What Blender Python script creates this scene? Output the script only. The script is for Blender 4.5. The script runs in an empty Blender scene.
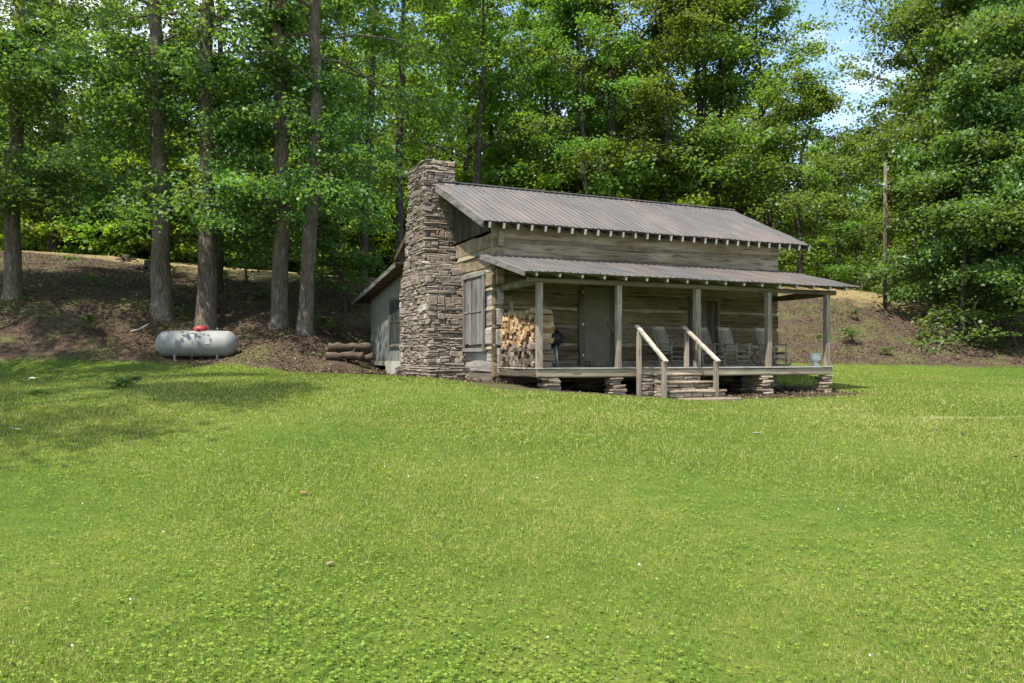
import bpy, bmesh, math, random
import numpy as np
from mathutils import Vector, Matrix

random.seed(7)
RNG = np.random.default_rng(11)
C = bpy.context.scene.collection
SC = bpy.context.scene
R = math.radians

# ------------------------------------------------------------------ camera numbers
F, HY, ZC = 780.0, 357.5, 1.45            # focal length in px, horizon row, eye height
ANG = R(24.2)
CA, SA = math.cos(ANG), math.sin(ANG)
HX, HYY = 0.6217, 18.652                  # front left porch corner on the ground plan
ZD = 1.1965                               # porch floor height
ZB = 0.45                                 # base of the cabin


def W(u, v, zr=0.0):                      # cabin plan (along front, depth, height over porch floor) -> world
    return (HX + u*CA - v*SA, HYY + u*SA + v*CA, ZD + zr)


def pix(px, py, Y):
    return ((px-512)/F*Y, Y, ZC + (HY-py)*Y/F)


# ------------------------------------------------------------------ terrain
CT = []
for X, Y, z in [(0, 0, 0), (-5, 3, .02), (5, 3, 0), (0, -25, -.3), (-40, -25, 0), (40, -25, -.5),
                (-6, 9, .36), (0, 9, .31), (7, 9, .16), (15, 12, .1), (-12, 15, .72), (-20, 12, .8),
                (0.6, 18.6, .70), (-2.4, 22.5, .86), (4.2, 19.4, .42), (8.9, 22.6, .46), (-5.0, 30.2, 1.0),
                (2, 16, .58), (-8, 21, 1.02), (8, 28, .85), (4, 30, .95),
                (16, 24, .6), (24, 24, .6), (-12.2, 26.3, 1.32), (-17.1, 26, 1.36), (-26, 26, 1.7), (-10.6, 27, 1.40),
                (-7.2, 26.4, 1.25), (13.4, 31, 1.17), (20, 32, 1.06), (28, 32, 1.0), (45, 32, 1.2)]:
    CT.append((X, Y, z))
for px, py, Y in [(345, 361, 27.3), (318, 352, 27.6), (285, 357, 26.6), (12, 296, 30.5), (160, 300, 31), (206, 331, 29.9), (279, 326, 29.6), (305, 331, 29.1), (363, 283, 36),
                  (217, 291, 36), (100, 257, 42), (0, 251, 42), (250, 272, 41.5), (340, 277, 42),
                  (420, 300, 37), (500, 292, 41), (620, 292, 42), (740, 292, 41),
                  (800, 352, 33), (840, 291, 40), (885, 304, 38.5), (960, 316, 38), (1024, 324, 38), (930, 345, 34.5)]:
    CT.append(pix(px, py, Y))
for X, Y, z in [(-45, 42, 7.2), (45, 40, 3.2), (-45, 55, 7.6), (-20, 55, 7.1), (0, 55, 5.6), (18, 52, 4.4), (45, 55, 4),
                (-80, 90, 10), (0, 90, 8), (30, 85, 5.5), (80, 90, 7), (-80, 160, 20), (20, 160, 17), (90, 160, 19),
                (0, 300, 40), (-90, 300, 42), (90, 300, 42), (-85, 20, 5), (85, 20, 1.5), (-85, -25, 1), (85, -25, 0)]:
    CT.append((X, Y, z))
CT = np.array(CT, float)


def _tps(r):
    return np.where(r > 1e-9, r*r*np.log(np.maximum(r, 1e-9)), 0.0)


_n = len(CT)
_K = _tps(np.hypot(CT[:, None, 0]-CT[None, :, 0], CT[:, None, 1]-CT[None, :, 1])) + np.eye(_n)*0.6
_P = np.c_[np.ones(_n), CT[:, 0], CT[:, 1]]
_A = np.zeros((_n+3, _n+3)); _A[:_n, :_n] = _K; _A[:_n, _n:] = _P; _A[_n:, :_n] = _P.T
_w = np.linalg.solve(_A, np.r_[CT[:, 2], 0, 0, 0])


def ground(x, y):
    x = np.clip(np.asarray(x, float), -90, 90); y = np.clip(np.asarray(y, float), -28, 320)
    sh = x.shape; x = x.ravel(); y = y.ravel(); out = np.empty(x.size)
    for i in range(0, x.size, 20000):
        a, b = x[i:i+20000], y[i:i+20000]
        out[i:i+20000] = _tps(np.hypot(a[:, None]-CT[None, :, 0], b[:, None]-CT[None, :, 1])) @ _w[:_n] + _w[_n] + _w[_n+1]*a + _w[_n+2]*b
    return out.reshape(sh)


def gz(x, y):
    return float(ground(np.array([x]), np.array([y]))[0])


_ex = np.array([-90, -26, -17.1, -12.2, -9.2, -7.6, -6.2, -5.0, -3.6, -2.6, 0, 6, 8.5, 13.4, 20, 28, 45, 90.])
_ey = np.array([27, 26.3, 26, 26.2, 25.8, 25.0, 23.6, 22.6, 21.9, 21.6, 26, 30, 30.8, 31, 32, 32.3, 32, 32.])
_cx = np.array([-90, -27, -21, -14, -9, 0, 8, 14, 17, 21, 26, 90.])
_cy = np.array([42, 42, 40.6, 38.8, 37.8, 42, 41.5, 40, 38.5, 37.6, 38, 39.])


def lawn_sd(x, y):                         # > 0 on the lawn, metres from its edge
    s = np.interp(x, _ex, _ey) - y
    dx, dy = x-HX, y-HYY
    u = dx*CA+dy*SA; v = -dx*SA+dy*CA
    # bare soil round the cabin
    cu, cv = 4.25, 6.2
    qx = np.abs(u-cu)-5.55; qy = np.abs(v-cv)-7.25
    box = np.hypot(np.maximum(qx, 0), np.maximum(qy, 0)) + np.minimum(np.maximum(qx, qy), 0)
    # the strip narrows at the right end and behind the porch
    back = np.clip((v-2.6)/1.0, 0, 1)*np.clip((u-7.2)/1.5, 0, 1)*2.5
    return np.minimum(s, box+back)


def crest_sd(x, y):
    return y - np.interp(x, _cx, _cy)


# ------------------------------------------------------------------ node helpers
class NT:
    def __init__(s, name):
        s.m = bpy.data.materials.new(name); s.m.use_nodes = True
        s.t = s.m.node_tree; s.t.nodes.clear()
        s.out = s.n('ShaderNodeOutputMaterial')

    def n(s, typ, **kw):
        nd = s.t.nodes.new(typ)
        for k, v in kw.items():
            if k.startswith('_'):
                setattr(nd, k[1:], v)
        return nd

    def link(s, a, b):
        s.t.links.new(a, b)

    def coord(s, scale=(1, 1, 1), kind='Object', rot=(0, 0, 0)):
        tc = s.n('ShaderNodeTexCoord'); mp = s.n('ShaderNodeMapping')
        mp.inputs['Scale'].default_value = scale; mp.inputs['Rotation'].default_value = rot
        s.link(tc.outputs[kind], mp.inputs['Vector']); return mp.outputs['Vector']

    def noise(s, vec, scale, detail=4, rough=.55, dist=0):
        nd = s.n('ShaderNodeTexNoise'); nd.inputs['Scale'].default_value = scale
        nd.inputs['Detail'].default_value = detail; nd.inputs['Roughness'].default_value = rough
        nd.inputs['Distortion'].default_value = dist
        if vec is not None: s.link(vec, nd.inputs['Vector'])
        return nd.outputs['Fac']

    def ramp(s, fac, stops, interp='LINEAR'):
        nd = s.n('ShaderNodeValToRGB'); cr = nd.color_ramp; cr.interpolation = interp
        while len(cr.elements) < len(stops): cr.elements.new(.5)
        for e, (p, c) in zip(cr.elements, stops):
            e.position = p; e.color = (*c, 1) if not isinstance(c, (int, float)) else (c, c, c, 1)
        s.link(fac, nd.inputs['Fac']); return nd.outputs['Color']

    def mix(s, fac, a, b, mode='MIX'):
        nd = s.n('ShaderNodeMix'); nd.data_type = 'RGBA'; nd.blend_type = mode
        for i, x in ((0, fac), (6, a), (7, b)):
            if isinstance(x, (int, float)): nd.inputs[i].default_value = x
            elif isinstance(x, tuple): nd.inputs[i].default_value = (*x, 1)
            else: s.link(x, nd.inputs[i])
        return nd.outputs[2]

    def math(s, op, a, b=None, clamp=False):
        nd = s.n('ShaderNodeMath'); nd.operation = op; nd.use_clamp = clamp
        for i, x in ((0, a), (1, b)):
            if x is None: continue
            if isinstance(x, (int, float)): nd.inputs[i].default_value = x
            else: s.link(x, nd.inputs[i])
        return nd.outputs[0]

    def island(s):
        return s.n('ShaderNodeNewGeometry').outputs['Random Per Island']

    def bump(s, h, strength=.5, dist=.02):
        nd = s.n('ShaderNodeBump'); nd.inputs['Strength'].default_value = strength
        nd.inputs['Distance'].default_value = dist; s.link(h, nd.inputs['Height']); return nd.outputs['Normal']

    def bsdf(s, col, rough=.8, metal=0., normal=None, spec=.3):
        b = s.n('ShaderNodeBsdfPrincipled')
        if isinstance(col, tuple): b.inputs['Base Color'].default_value = (*col, 1)
        else: s.link(col, b.inputs['Base Color'])
        if isinstance(rough, (int, float)): b.inputs['Roughness'].default_value = rough
        else: s.link(rough, b.inputs['Roughness'])
        b.inputs['Metallic'].default_value = metal
        b.inputs['Specular IOR Level'].default_value = spec
        if normal is not None: s.link(normal, b.inputs['Normal'])
        s.link(b.outputs[0], s.out.inputs['Surface']); return b


def leaf_mat(name, stops, trans, tfac=.45, var=.35, rough=.45):
    t = NT(name)
    col = t.ramp(t.island(), stops)
    oi = t.n('ShaderNodeObjectInfo')
    hsv = t.n('ShaderNodeHueSaturation')
    t.link(t.math('ADD', t.math('MULTIPLY', oi.outputs['Random'], .05), .475), hsv.inputs['Hue'])
    t.link(t.math('ADD', t.math('MULTIPLY', oi.outputs['Random'], var), 1-var/2), hsv.inputs['Value'])
    t.link(col, hsv.inputs['Color'])
    d = t.bsdf(hsv.outputs[0], rough, 0, None, .3)
    tr = t.n('ShaderNodeBsdfTranslucent')
    t.link(t.mix(1.0, hsv.outputs[0], trans, 'MULTIPLY'), tr.inputs['Color'])
    mx = t.n('ShaderNodeMixShader'); mx.inputs[0].default_value = tfac
    t.link(d.outputs[0], mx.inputs[1]); t.link(tr.outputs[0], mx.inputs[2]); t.link(mx.outputs[0], t.out.inputs['Surface'])
    return t.m


def wood_mat(name, dark, mid, light, axis=0, grain=1.0, rough=.85, isl=.36):
    """weathered wood, grain running along an object axis"""
    t = NT(name)
    sc = [14., 14., 14.]; sc[axis] = .7
    v = t.coord(tuple(x*grain for x in sc))
    g = t.noise(v, 2.2, 6, .65, .4)
    sc2 = [3., 3., 3.]; sc2[axis] = .5
    big = t.noise(t.coord(tuple(sc2)), 1.0, 3)
    r = t.island()
    f = t.math('ADD', t.math('MULTIPLY', g, .75), t.math('MULTIPLY', t.math('SUBTRACT', r, .5), isl))
    f = t.math('ADD', f, t.math('MULTIPLY', t.math('SUBTRACT', big, .5), 1.0))
    f = t.math('ADD', f, .12)
    col = t.ramp(f, [(.22, dark), (.5, mid), (.8, light)])
    sc3 = [5., 5., 5.]; sc3[axis] = .45
    crack = t.noise(t.coord(tuple(x*grain for x in sc3)), 3.1, 3, .5, .3)
    cm = t.ramp(crack, [(.34, .45), (.44, 1.0)])
    col = t.mix(1.0, col, cm, 'MULTIPLY')
    g = t.math('ADD', g, t.math('MULTIPLY', cm, .6))
    t.bsdf(col, rough, 0, t.bump(g, .6, .012), .2)
    return t.m


def simple_mat(name, col, rough=.6, metal=0., var=.25, scale=8., bump=.15, spec=.4):
    t = NT(name)
    n = t.noise(t.coord(), scale, 5)
    c = t.ramp(n, [(.3, tuple(x*(1-var) for x in col)), (.7, tuple(min(1, x*(1+var)) for x in col))])
    t.bsdf(c, rough, metal, t.bump(n, bump, .01), spec)
    return t.m


M = {}
# leaves
M['leaf_near'] = leaf_mat('leaf_broad_green', [(0, (.065, .13, .04)), (.5, (.10, .19, .058)), (1, (.16, .255, .09))], (1.6, 1.5, .42), .48, .35, .42)
M['leaf_mid'] = leaf_mat('leaf_mid_green', [(0, (.072, .135, .034)), (.5, (.112, .195, .048)), (1, (.18, .265, .08))], (1.65, 1.5, .42), .52, .35, .42)
M['leaf_back'] = leaf_mat('leaf_bright_green', [(0, (.095, .175, .024)), (.5, (.145, .24, .038)), (1, (.215, .31, .055))], (1.6, 1.4, .4), .58)
M['leaf_dark'] = leaf_mat('leaf_dark_green', [(0, (.066, .122, .036)), (.5, (.10, .172, .052)), (1, (.165, .235, .085))], (1.6, 1.5, .42), .48, .35, .42)
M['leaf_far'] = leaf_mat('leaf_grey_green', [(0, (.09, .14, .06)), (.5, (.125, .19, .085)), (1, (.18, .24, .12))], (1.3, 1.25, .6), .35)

# bark
t = NT('bark')
v = t.coord((7, 7, 1.5)); n1 = t.noise(v, 1.7, 7, .68, .9); n2 = t.noise(t.coord((1, 1, .5)), 1.2, 3)
col = t.ramp(t.math('ADD', t.math('MULTIPLY', n1, .8), t.math('MULTIPLY', n2, .25)),
             [(.33, (.03, .023, .017)), (.5, (.12, .096, .073)), (.66, (.25, .21, .165)), (.8, (.33, .30, .24))])
moss = t.noise(t.coord((1.3, 1.3, .8)), 1.5, 5, .65)
col = t.mix(t.ramp(moss, [(.54, 0.0), (.68, .6)]), col, (.10, .115, .06))
oi = t.n('ShaderNodeObjectInfo'); col = t.mix(t.math('MULTIPLY', oi.outputs['Random'], .35), col, (.055, .042, .032))
t.bsdf(col, .9, 0, t.bump(n1, 1.0, .06), .15); M['bark'] = t.m
t = NT('bark_dark')
n1 = t.noise(t.coord((8, 8, 1.5)), 1.6, 6, .6, .6)
t.bsdf(t.ramp(n1, [(.3, (.02, .017, .014)), (.7, (.10, .083, .066))]), .9, 0, t.bump(n1, .9, .04), .15); M['bark_dark'] = t.m

# woods
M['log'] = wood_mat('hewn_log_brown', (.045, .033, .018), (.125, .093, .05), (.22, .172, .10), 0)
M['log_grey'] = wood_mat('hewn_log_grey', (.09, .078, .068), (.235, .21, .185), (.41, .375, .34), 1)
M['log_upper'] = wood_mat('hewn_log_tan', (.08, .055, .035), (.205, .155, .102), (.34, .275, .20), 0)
M['chink'] = simple_mat('chinking', (.21, .18, .115), .9, 0, .35, 5, .3)
M['chink_dark'] = simple_mat('dark_chinking', (.15, .125, .085), .9, 0, .35, 4, .3)
M['gable_board'] = wood_mat('gable_board', (.022, .018, .014), (.06, .048, .037), (.11, .09, .07), 2)
M['post'] = wood_mat('porch_post_wood', (.10, .08, .055), (.225, .185, .138), (.36, .31, .245), 2)
M['beam'] = wood_mat('porch_beam_wood', (.12, .10, .065), (.24, .20, .135), (.34, .29, .20), 0)
M['beam_dark'] = wood_mat('porch_beam_dark', (.05, .04, .024), (.115, .094, .06), (.18, .15, .10), 0)
M['deck'] = wood_mat('deck_wood', (.14, .12, .095), (.27, .245, .21), (.38, .35, .30), 0)
M['rail'] = wood_mat('rail_wood', (.17, .145, .11), (.29, .25, .195), (.42, .37, .30), 1)
M['trimgrey'] = wood_mat('grey_trim', (.07, .064, .056), (.135, .125, .112), (.215, .20, .18), 1)
M['tail'] = simple_mat('rafter_tail_paint', (.46, .44, .40), .8, 0, .25, 9)
M['under'] = wood_mat('roof_sheathing', (.05, .038, .026), (.115, .09, .062), (.18, .145, .10), 0)
M['shutter'] = wood_mat('shutter_boards', (.07, .063, .057), (.145, .135, .125), (.23, .217, .20), 2)
M['beam_side'] = wood_mat('dark_side_beam', (.04, .03, .02), (.10, .08, .058), (.17, .14, .105), 1)
M['chair'] = wood_mat('rocker_wood', (.11, .09, .066), (.215, .183, .142), (.34, .295, .235), 2)
M['door_dark'] = wood_mat('door_wood', (.035, .028, .022), (.08, .066, .05), (.13, .11, .085), 2)
M['doorframe'] = wood_mat('door_frame_wood', (.045, .036, .025), (.098, .08, .056), (.16, .135, .10), 2)
M['siding'] = None
t = NT('grey_green_siding')
n = t.noise(t.coord((1, 2, .4)), 3, 4)
t.bsdf(t.ramp(n, [(.3, (.14, .15, .125)), (.7, (.19, .20, .17))]), .75, 0, None, .2); M['siding'] = t.m
M['concrete'] = simple_mat('concrete', (.36, .34, .29), .9, 0, .18, 5)
M['screen'] = simple_mat('door_screen', (.11, .096, .064), .7, 0, .15, 3, .05)
M['black'] = simple_mat('black_enamel', (.015, .015, .016), .3, 0, .1)
M['steel'] = simple_mat('grey_steel', (.42, .42, .41), .4, .6, .15)
M['white_urn'] = simple_mat('white_ceramic', (.66, .65, .61), .6, 0, .12, 10)
M['tank'] = simple_mat('tank_paint', (.215, .213, .198), .65, 0, .07, 2.5, .03)
M['red'] = simple_mat('red_plastic', (.30, .025, .025), .5, 0, .15)
M['glass'] = simple_mat('dark_window_glass', (.05, .055, .055), .15, 0, .1, 3, 0, .5)
M['tin'] = None
t = NT('ribbed_metal_roof')
a = t.noise(t.coord((.55, .35, .35)), 1.0, 5, .6, .8); b = t.noise(t.coord((3, .5, .5)), 1.5, 4)
st = t.noise(t.coord((9, .35, .35)), 1.3, 3)
mask = t.ramp(t.math('ADD', t.math('MULTIPLY', a, .7), t.math('MULTIPLY', b, .3)), [(.44, 0.0), (.60, 1.0)])
c = t.mix(mask, (.128, .12, .113), (.172, .143, .124))
c = t.mix(.45, c, t.ramp(st, [(.3, (.4, .38, .37)), (.62, (1.1, 1.1, 1.1))]), 'MULTIPLY')
t.bsdf(c, .5, .25, None, .4); M['tin'] = t.m


def stone_mat(name, stops):
    t = NT(name)
    r = t.island(); n = t.noise(t.coord(), 14, 5, .65)
    c = t.ramp(r, stops)
    c = t.mix(.75, c, t.ramp(n, [(.25, (.35, .34, .33)), (.75, (1.25, 1.22, 1.2))]), 'MULTIPLY')
    t.bsdf(c, .92, 0, t.bump(n, .8, .03), .2); return t.m


M['stone'] = stone_mat('fieldstone', [(0, (.10, .082, .07)), (.2, (.25, .205, .165)), (.42, (.24, .202, .16)), (.6, (.15, .133, .118)), (.78, (.285, .24, .185)), (.9, (.215, .16, .12)), (1, (.46, .42, .36))])
M['mortar'] = simple_mat('dark_mortar', (.10, .082, .064), .95, 0, .3, 12)
M['step_stone'] = stone_mat('step_stone', [(0, (.17, .135, .095)), (.5, (.27, .22, .155)), (1, (.38, .32, .24))])
M['split_tan'] = None
t = NT('split_firewood_tan')
n = t.noise(t.coord((2, 14, 14)), 2, 5)
c = t.ramp(t.n('ShaderNodeObjectInfo').outputs['Random'], [(0, (.22, .13, .06)), (.4, (.37, .235, .12)), (.75, (.46, .325, .19)), (1, (.28, .20, .13))])
c = t.mix(.6, c, t.ramp(n, [(.3, (.5, .48, .45)), (.7, (1.1, 1.1, 1.1))]), 'MULTIPLY')
t.bsdf(c, .85, 0, t.bump(n, .5, .01), .2); M['split_tan'] = t.m
t = NT('split_firewood_grey')
n = t.noise(t.coord((2, 14, 14)), 2, 5)
c = t.ramp(t.n('ShaderNodeObjectInfo').outputs['Random'], [(0, (.06, .044, .032)), (.5, (.155, .118, .085)), (1, (.28, .225, .17))])
c = t.mix(.6, c, t.ramp(n, [(.3, (.5, .48, .45)), (.7, (1.1, 1.1, 1.1))]), 'MULTIPLY')
t.bsdf(c, .9, 0, t.bump(n, .5, .01), .2); M['split_grey'] = t.m
t = NT('old_log_bark')
n = t.noise(t.coord((1.5, 8, 8)), 2, 6)
t.bsdf(t.ramp(n, [(.3, (.028, .021, .015)), (.7, (.115, .085, .058))]), .9, 0, t.bump(n, .8, .03), .2); M['old_log'] = t.m

# ground: lawn / leaf litter / straw, the crest's sunlit gold mixed into its colour
t = NT('ground_cover')
at = t.n('ShaderNodeAttribute'); at.attribute_name = 'zone'
sep = t.n('ShaderNodeSeparateColor'); t.link(at.outputs['Color'], sep.inputs[0])
P = t.coord((1, 1, 1))
n_edge = t.noise(P, 1.6, 5, .7); n_big = t.noise(P, .22, 4); n_fine = t.noise(P, 38, 4, .7); n_mid = t.noise(P, 4.5, 5, .65)
n_str = t.noise(P, .9, 4)
lawn = t.math('ADD', t.math('MULTIPLY', t.math('SUBTRACT', sep.outputs[0], .5), 9.0), t.math('MULTIPLY', t.math('SUBTRACT', n_edge, .5), 1.5))
lawnm = t.math('ADD', t.math('MULTIPLY', lawn, 2.2), .5, True)
green = t.ramp(t.math('ADD', t.math('MULTIPLY', n_big, .55), t.math('MULTIPLY', n_mid, .45)),
               [(.32, (.04, .078, .008)), (.5, (.082, .126, .015)), (.66, (.145, .158, .03))])
green = t.mix(.8, green, t.ramp(n_fine, [(.3, (.45, .45, .45)), (.7, (1.35, 1.35, 1.3))]), 'MULTIPLY')
dry = t.math('MULTIPLY', sep.outputs[2], t.ramp(n_mid, [(.35, .3), (.55, 1.0)]))
green = t.mix(dry, green, (.30, .255, .12))
dirt = t.ramp(t.math('ADD', t.math('MULTIPLY', n_mid, .5), t.math('MULTIPLY', n_fine, .5)),
              [(.3, (.026, .018, .012)), (.5, (.064, .043, .029)), (.7, (.125, .09, .062))])
moss = t.math('MULTIPLY', t.ramp(n_str, [(.44, 0.0), (.64, .65)]), 1.0)
dirt = t.mix(moss, dirt, (.085, .092, .03))
sunlit_straw = t.ramp(n_mid, [(.3, (.12, .095, .045)), (.55, (.23, .175, .085)), (.75, (.14, .145, .05))])
strm = t.math('ADD', t.math('MULTIPLY', t.math('ADD', t.math('MULTIPLY', t.math('SUBTRACT', sep.outputs[1], .5), 9.0), t.math('MULTIPLY', t.math('SUBTRACT', n_str, .5), 3.)), .9), .5, True)
g = t.mix(lawnm, t.mix(strm, dirt, sunlit_straw), green)
hh = t.math('ADD', t.math('MULTIPLY', n_mid, .6), t.math('MULTIPLY', n_fine, .5))
t.bsdf(g, .95, 0, t.bump(hh, .9, .05), .12); M['ground'] = t.m

# grass blades
t = NT('grass_blade')
P = t.coord((1, 1, 1)); n_big = t.noise(P, .22, 4); n_mid = t.noise(P, 2.2, 5, .65)
fac = t.math('ADD', t.math('MULTIPLY', t.island(), .58), t.math('ADD', t.math('MULTIPLY', n_big, .36), t.math('MULTIPLY', n_mid, .34)))
gc = t.ramp(fac, [(.22, (.042, .098, .008)), (.40, (.105, .18, .016)), (.58, (.175, .235, .026)), (.72, (.25, .275, .055)), (.90, (.45, .41, .19))])
d = t.bsdf(gc, .6, 0, None, .25)
tr = t.n('ShaderNodeBsdfTranslucent'); t.link(t.mix(1.0, gc, (1.35, 1.3, .6), 'MULTIPLY'), tr.inputs['Color'])
mx = t.n('ShaderNodeMixShader'); mx.inputs[0].default_value = .45
t.link(d.outputs[0], mx.inputs[1]); t.link(tr.outputs[0], mx.inputs[2]); t.link(mx.outputs[0], t.out.inputs['Surface']); M['grass'] = t.m
M['clover'] = leaf_mat('clover_leaf', [(0, (.09, .19, .018)), (.6, (.15, .265, .026)), (1, (.25, .35, .05))], (1.3, 1.3, .5), .4, .1, .6)
M['white_flower'] = simple_mat('clover_flower', (.7, .7, .62), .8)
t = NT('leaf_litter')
t.bsdf(t.ramp(t.island(), [(0, (.034, .022, .014)), (.4, (.075, .049, .032)), (.75, (.135, .092, .06)), (.95, (.26, .20, .135)), (1, (.07, .09, .028))]), .8, 0, None, .25); M['litter'] = t.m

# ------------------------------------------------------------------ mesh helpers


def mesh_np(name, verts, faces, mat, nper=4, smooth=False):
    """verts (n,3), faces (m,nper)"""
    me = bpy.data.meshes.new(name)
    verts = np.asarray(verts, np.float32); faces = np.asarray(faces, np.int32)
    me.vertices.add(len(verts)); me.vertices.foreach_set('co', verts.ravel())
    me.loops.add(faces.size); me.loops.foreach_set('vertex_index', faces.ravel())
    me.polygons.add(len(faces))
    me.polygons.foreach_set('loop_start', np.arange(len(faces), dtype=np.int32)*nper)
    me.polygons.foreach_set('loop_total', np.full(len(faces), nper, np.int32))
    if smooth: me.polygons.foreach_set('use_smooth', np.ones(len(faces), bool))
    me.update(calc_edges=True); me.validate()
    me.materials.append(mat)
    return me


def tag(o, label=None, cat=None, group=None, kind=None):
    if label: o['label'] = label
    if cat: o['category'] = cat
    if group: o['group'] = group
    if kind: o['kind'] = kind
    return o


def link(name, me, parent=None):
    o = bpy.data.objects.new(name, me); C.objects.link(o)
    if parent is not None: o.parent = parent
    return o


def empty(name, loc, rz=0., label=None, cat=None, group=None):
    o = bpy.data.objects.new(name, None); C.objects.link(o)
    o.location = loc; o.rotation_euler = (0, 0, rz)
    return tag(o, label, cat, group)


def kids(o):
    return [c for c in C.objects if c.parent == o]


def copy_tree(o, loc, rz=None, label=None, group=None, scale=None):
    r = o.copy(); C.objects.link(r); r.location = loc
    if rz is not None: r.rotation_euler = (0, 0, rz)
    if scale is not None: r.scale = scale
    if label: r['label'] = label
    if group: r['group'] = group
    for ch in CH[o.name]:
        c = ch.copy(); C.objects.link(c); c.parent = r
        for gc in CH.get(ch.name, []):
            d = gc.copy(); C.objects.link(d); d.parent = c
    return r


CH = {}


def reg(o):
    """remember the children of a thing that will be copied"""
    CH[o.name] = [c for c in bpy.data.objects if c.parent == o]
    for c in CH[o.name]:
        CH[c.name] = [g for g in bpy.data.objects if g.parent == c]
    return o


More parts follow.
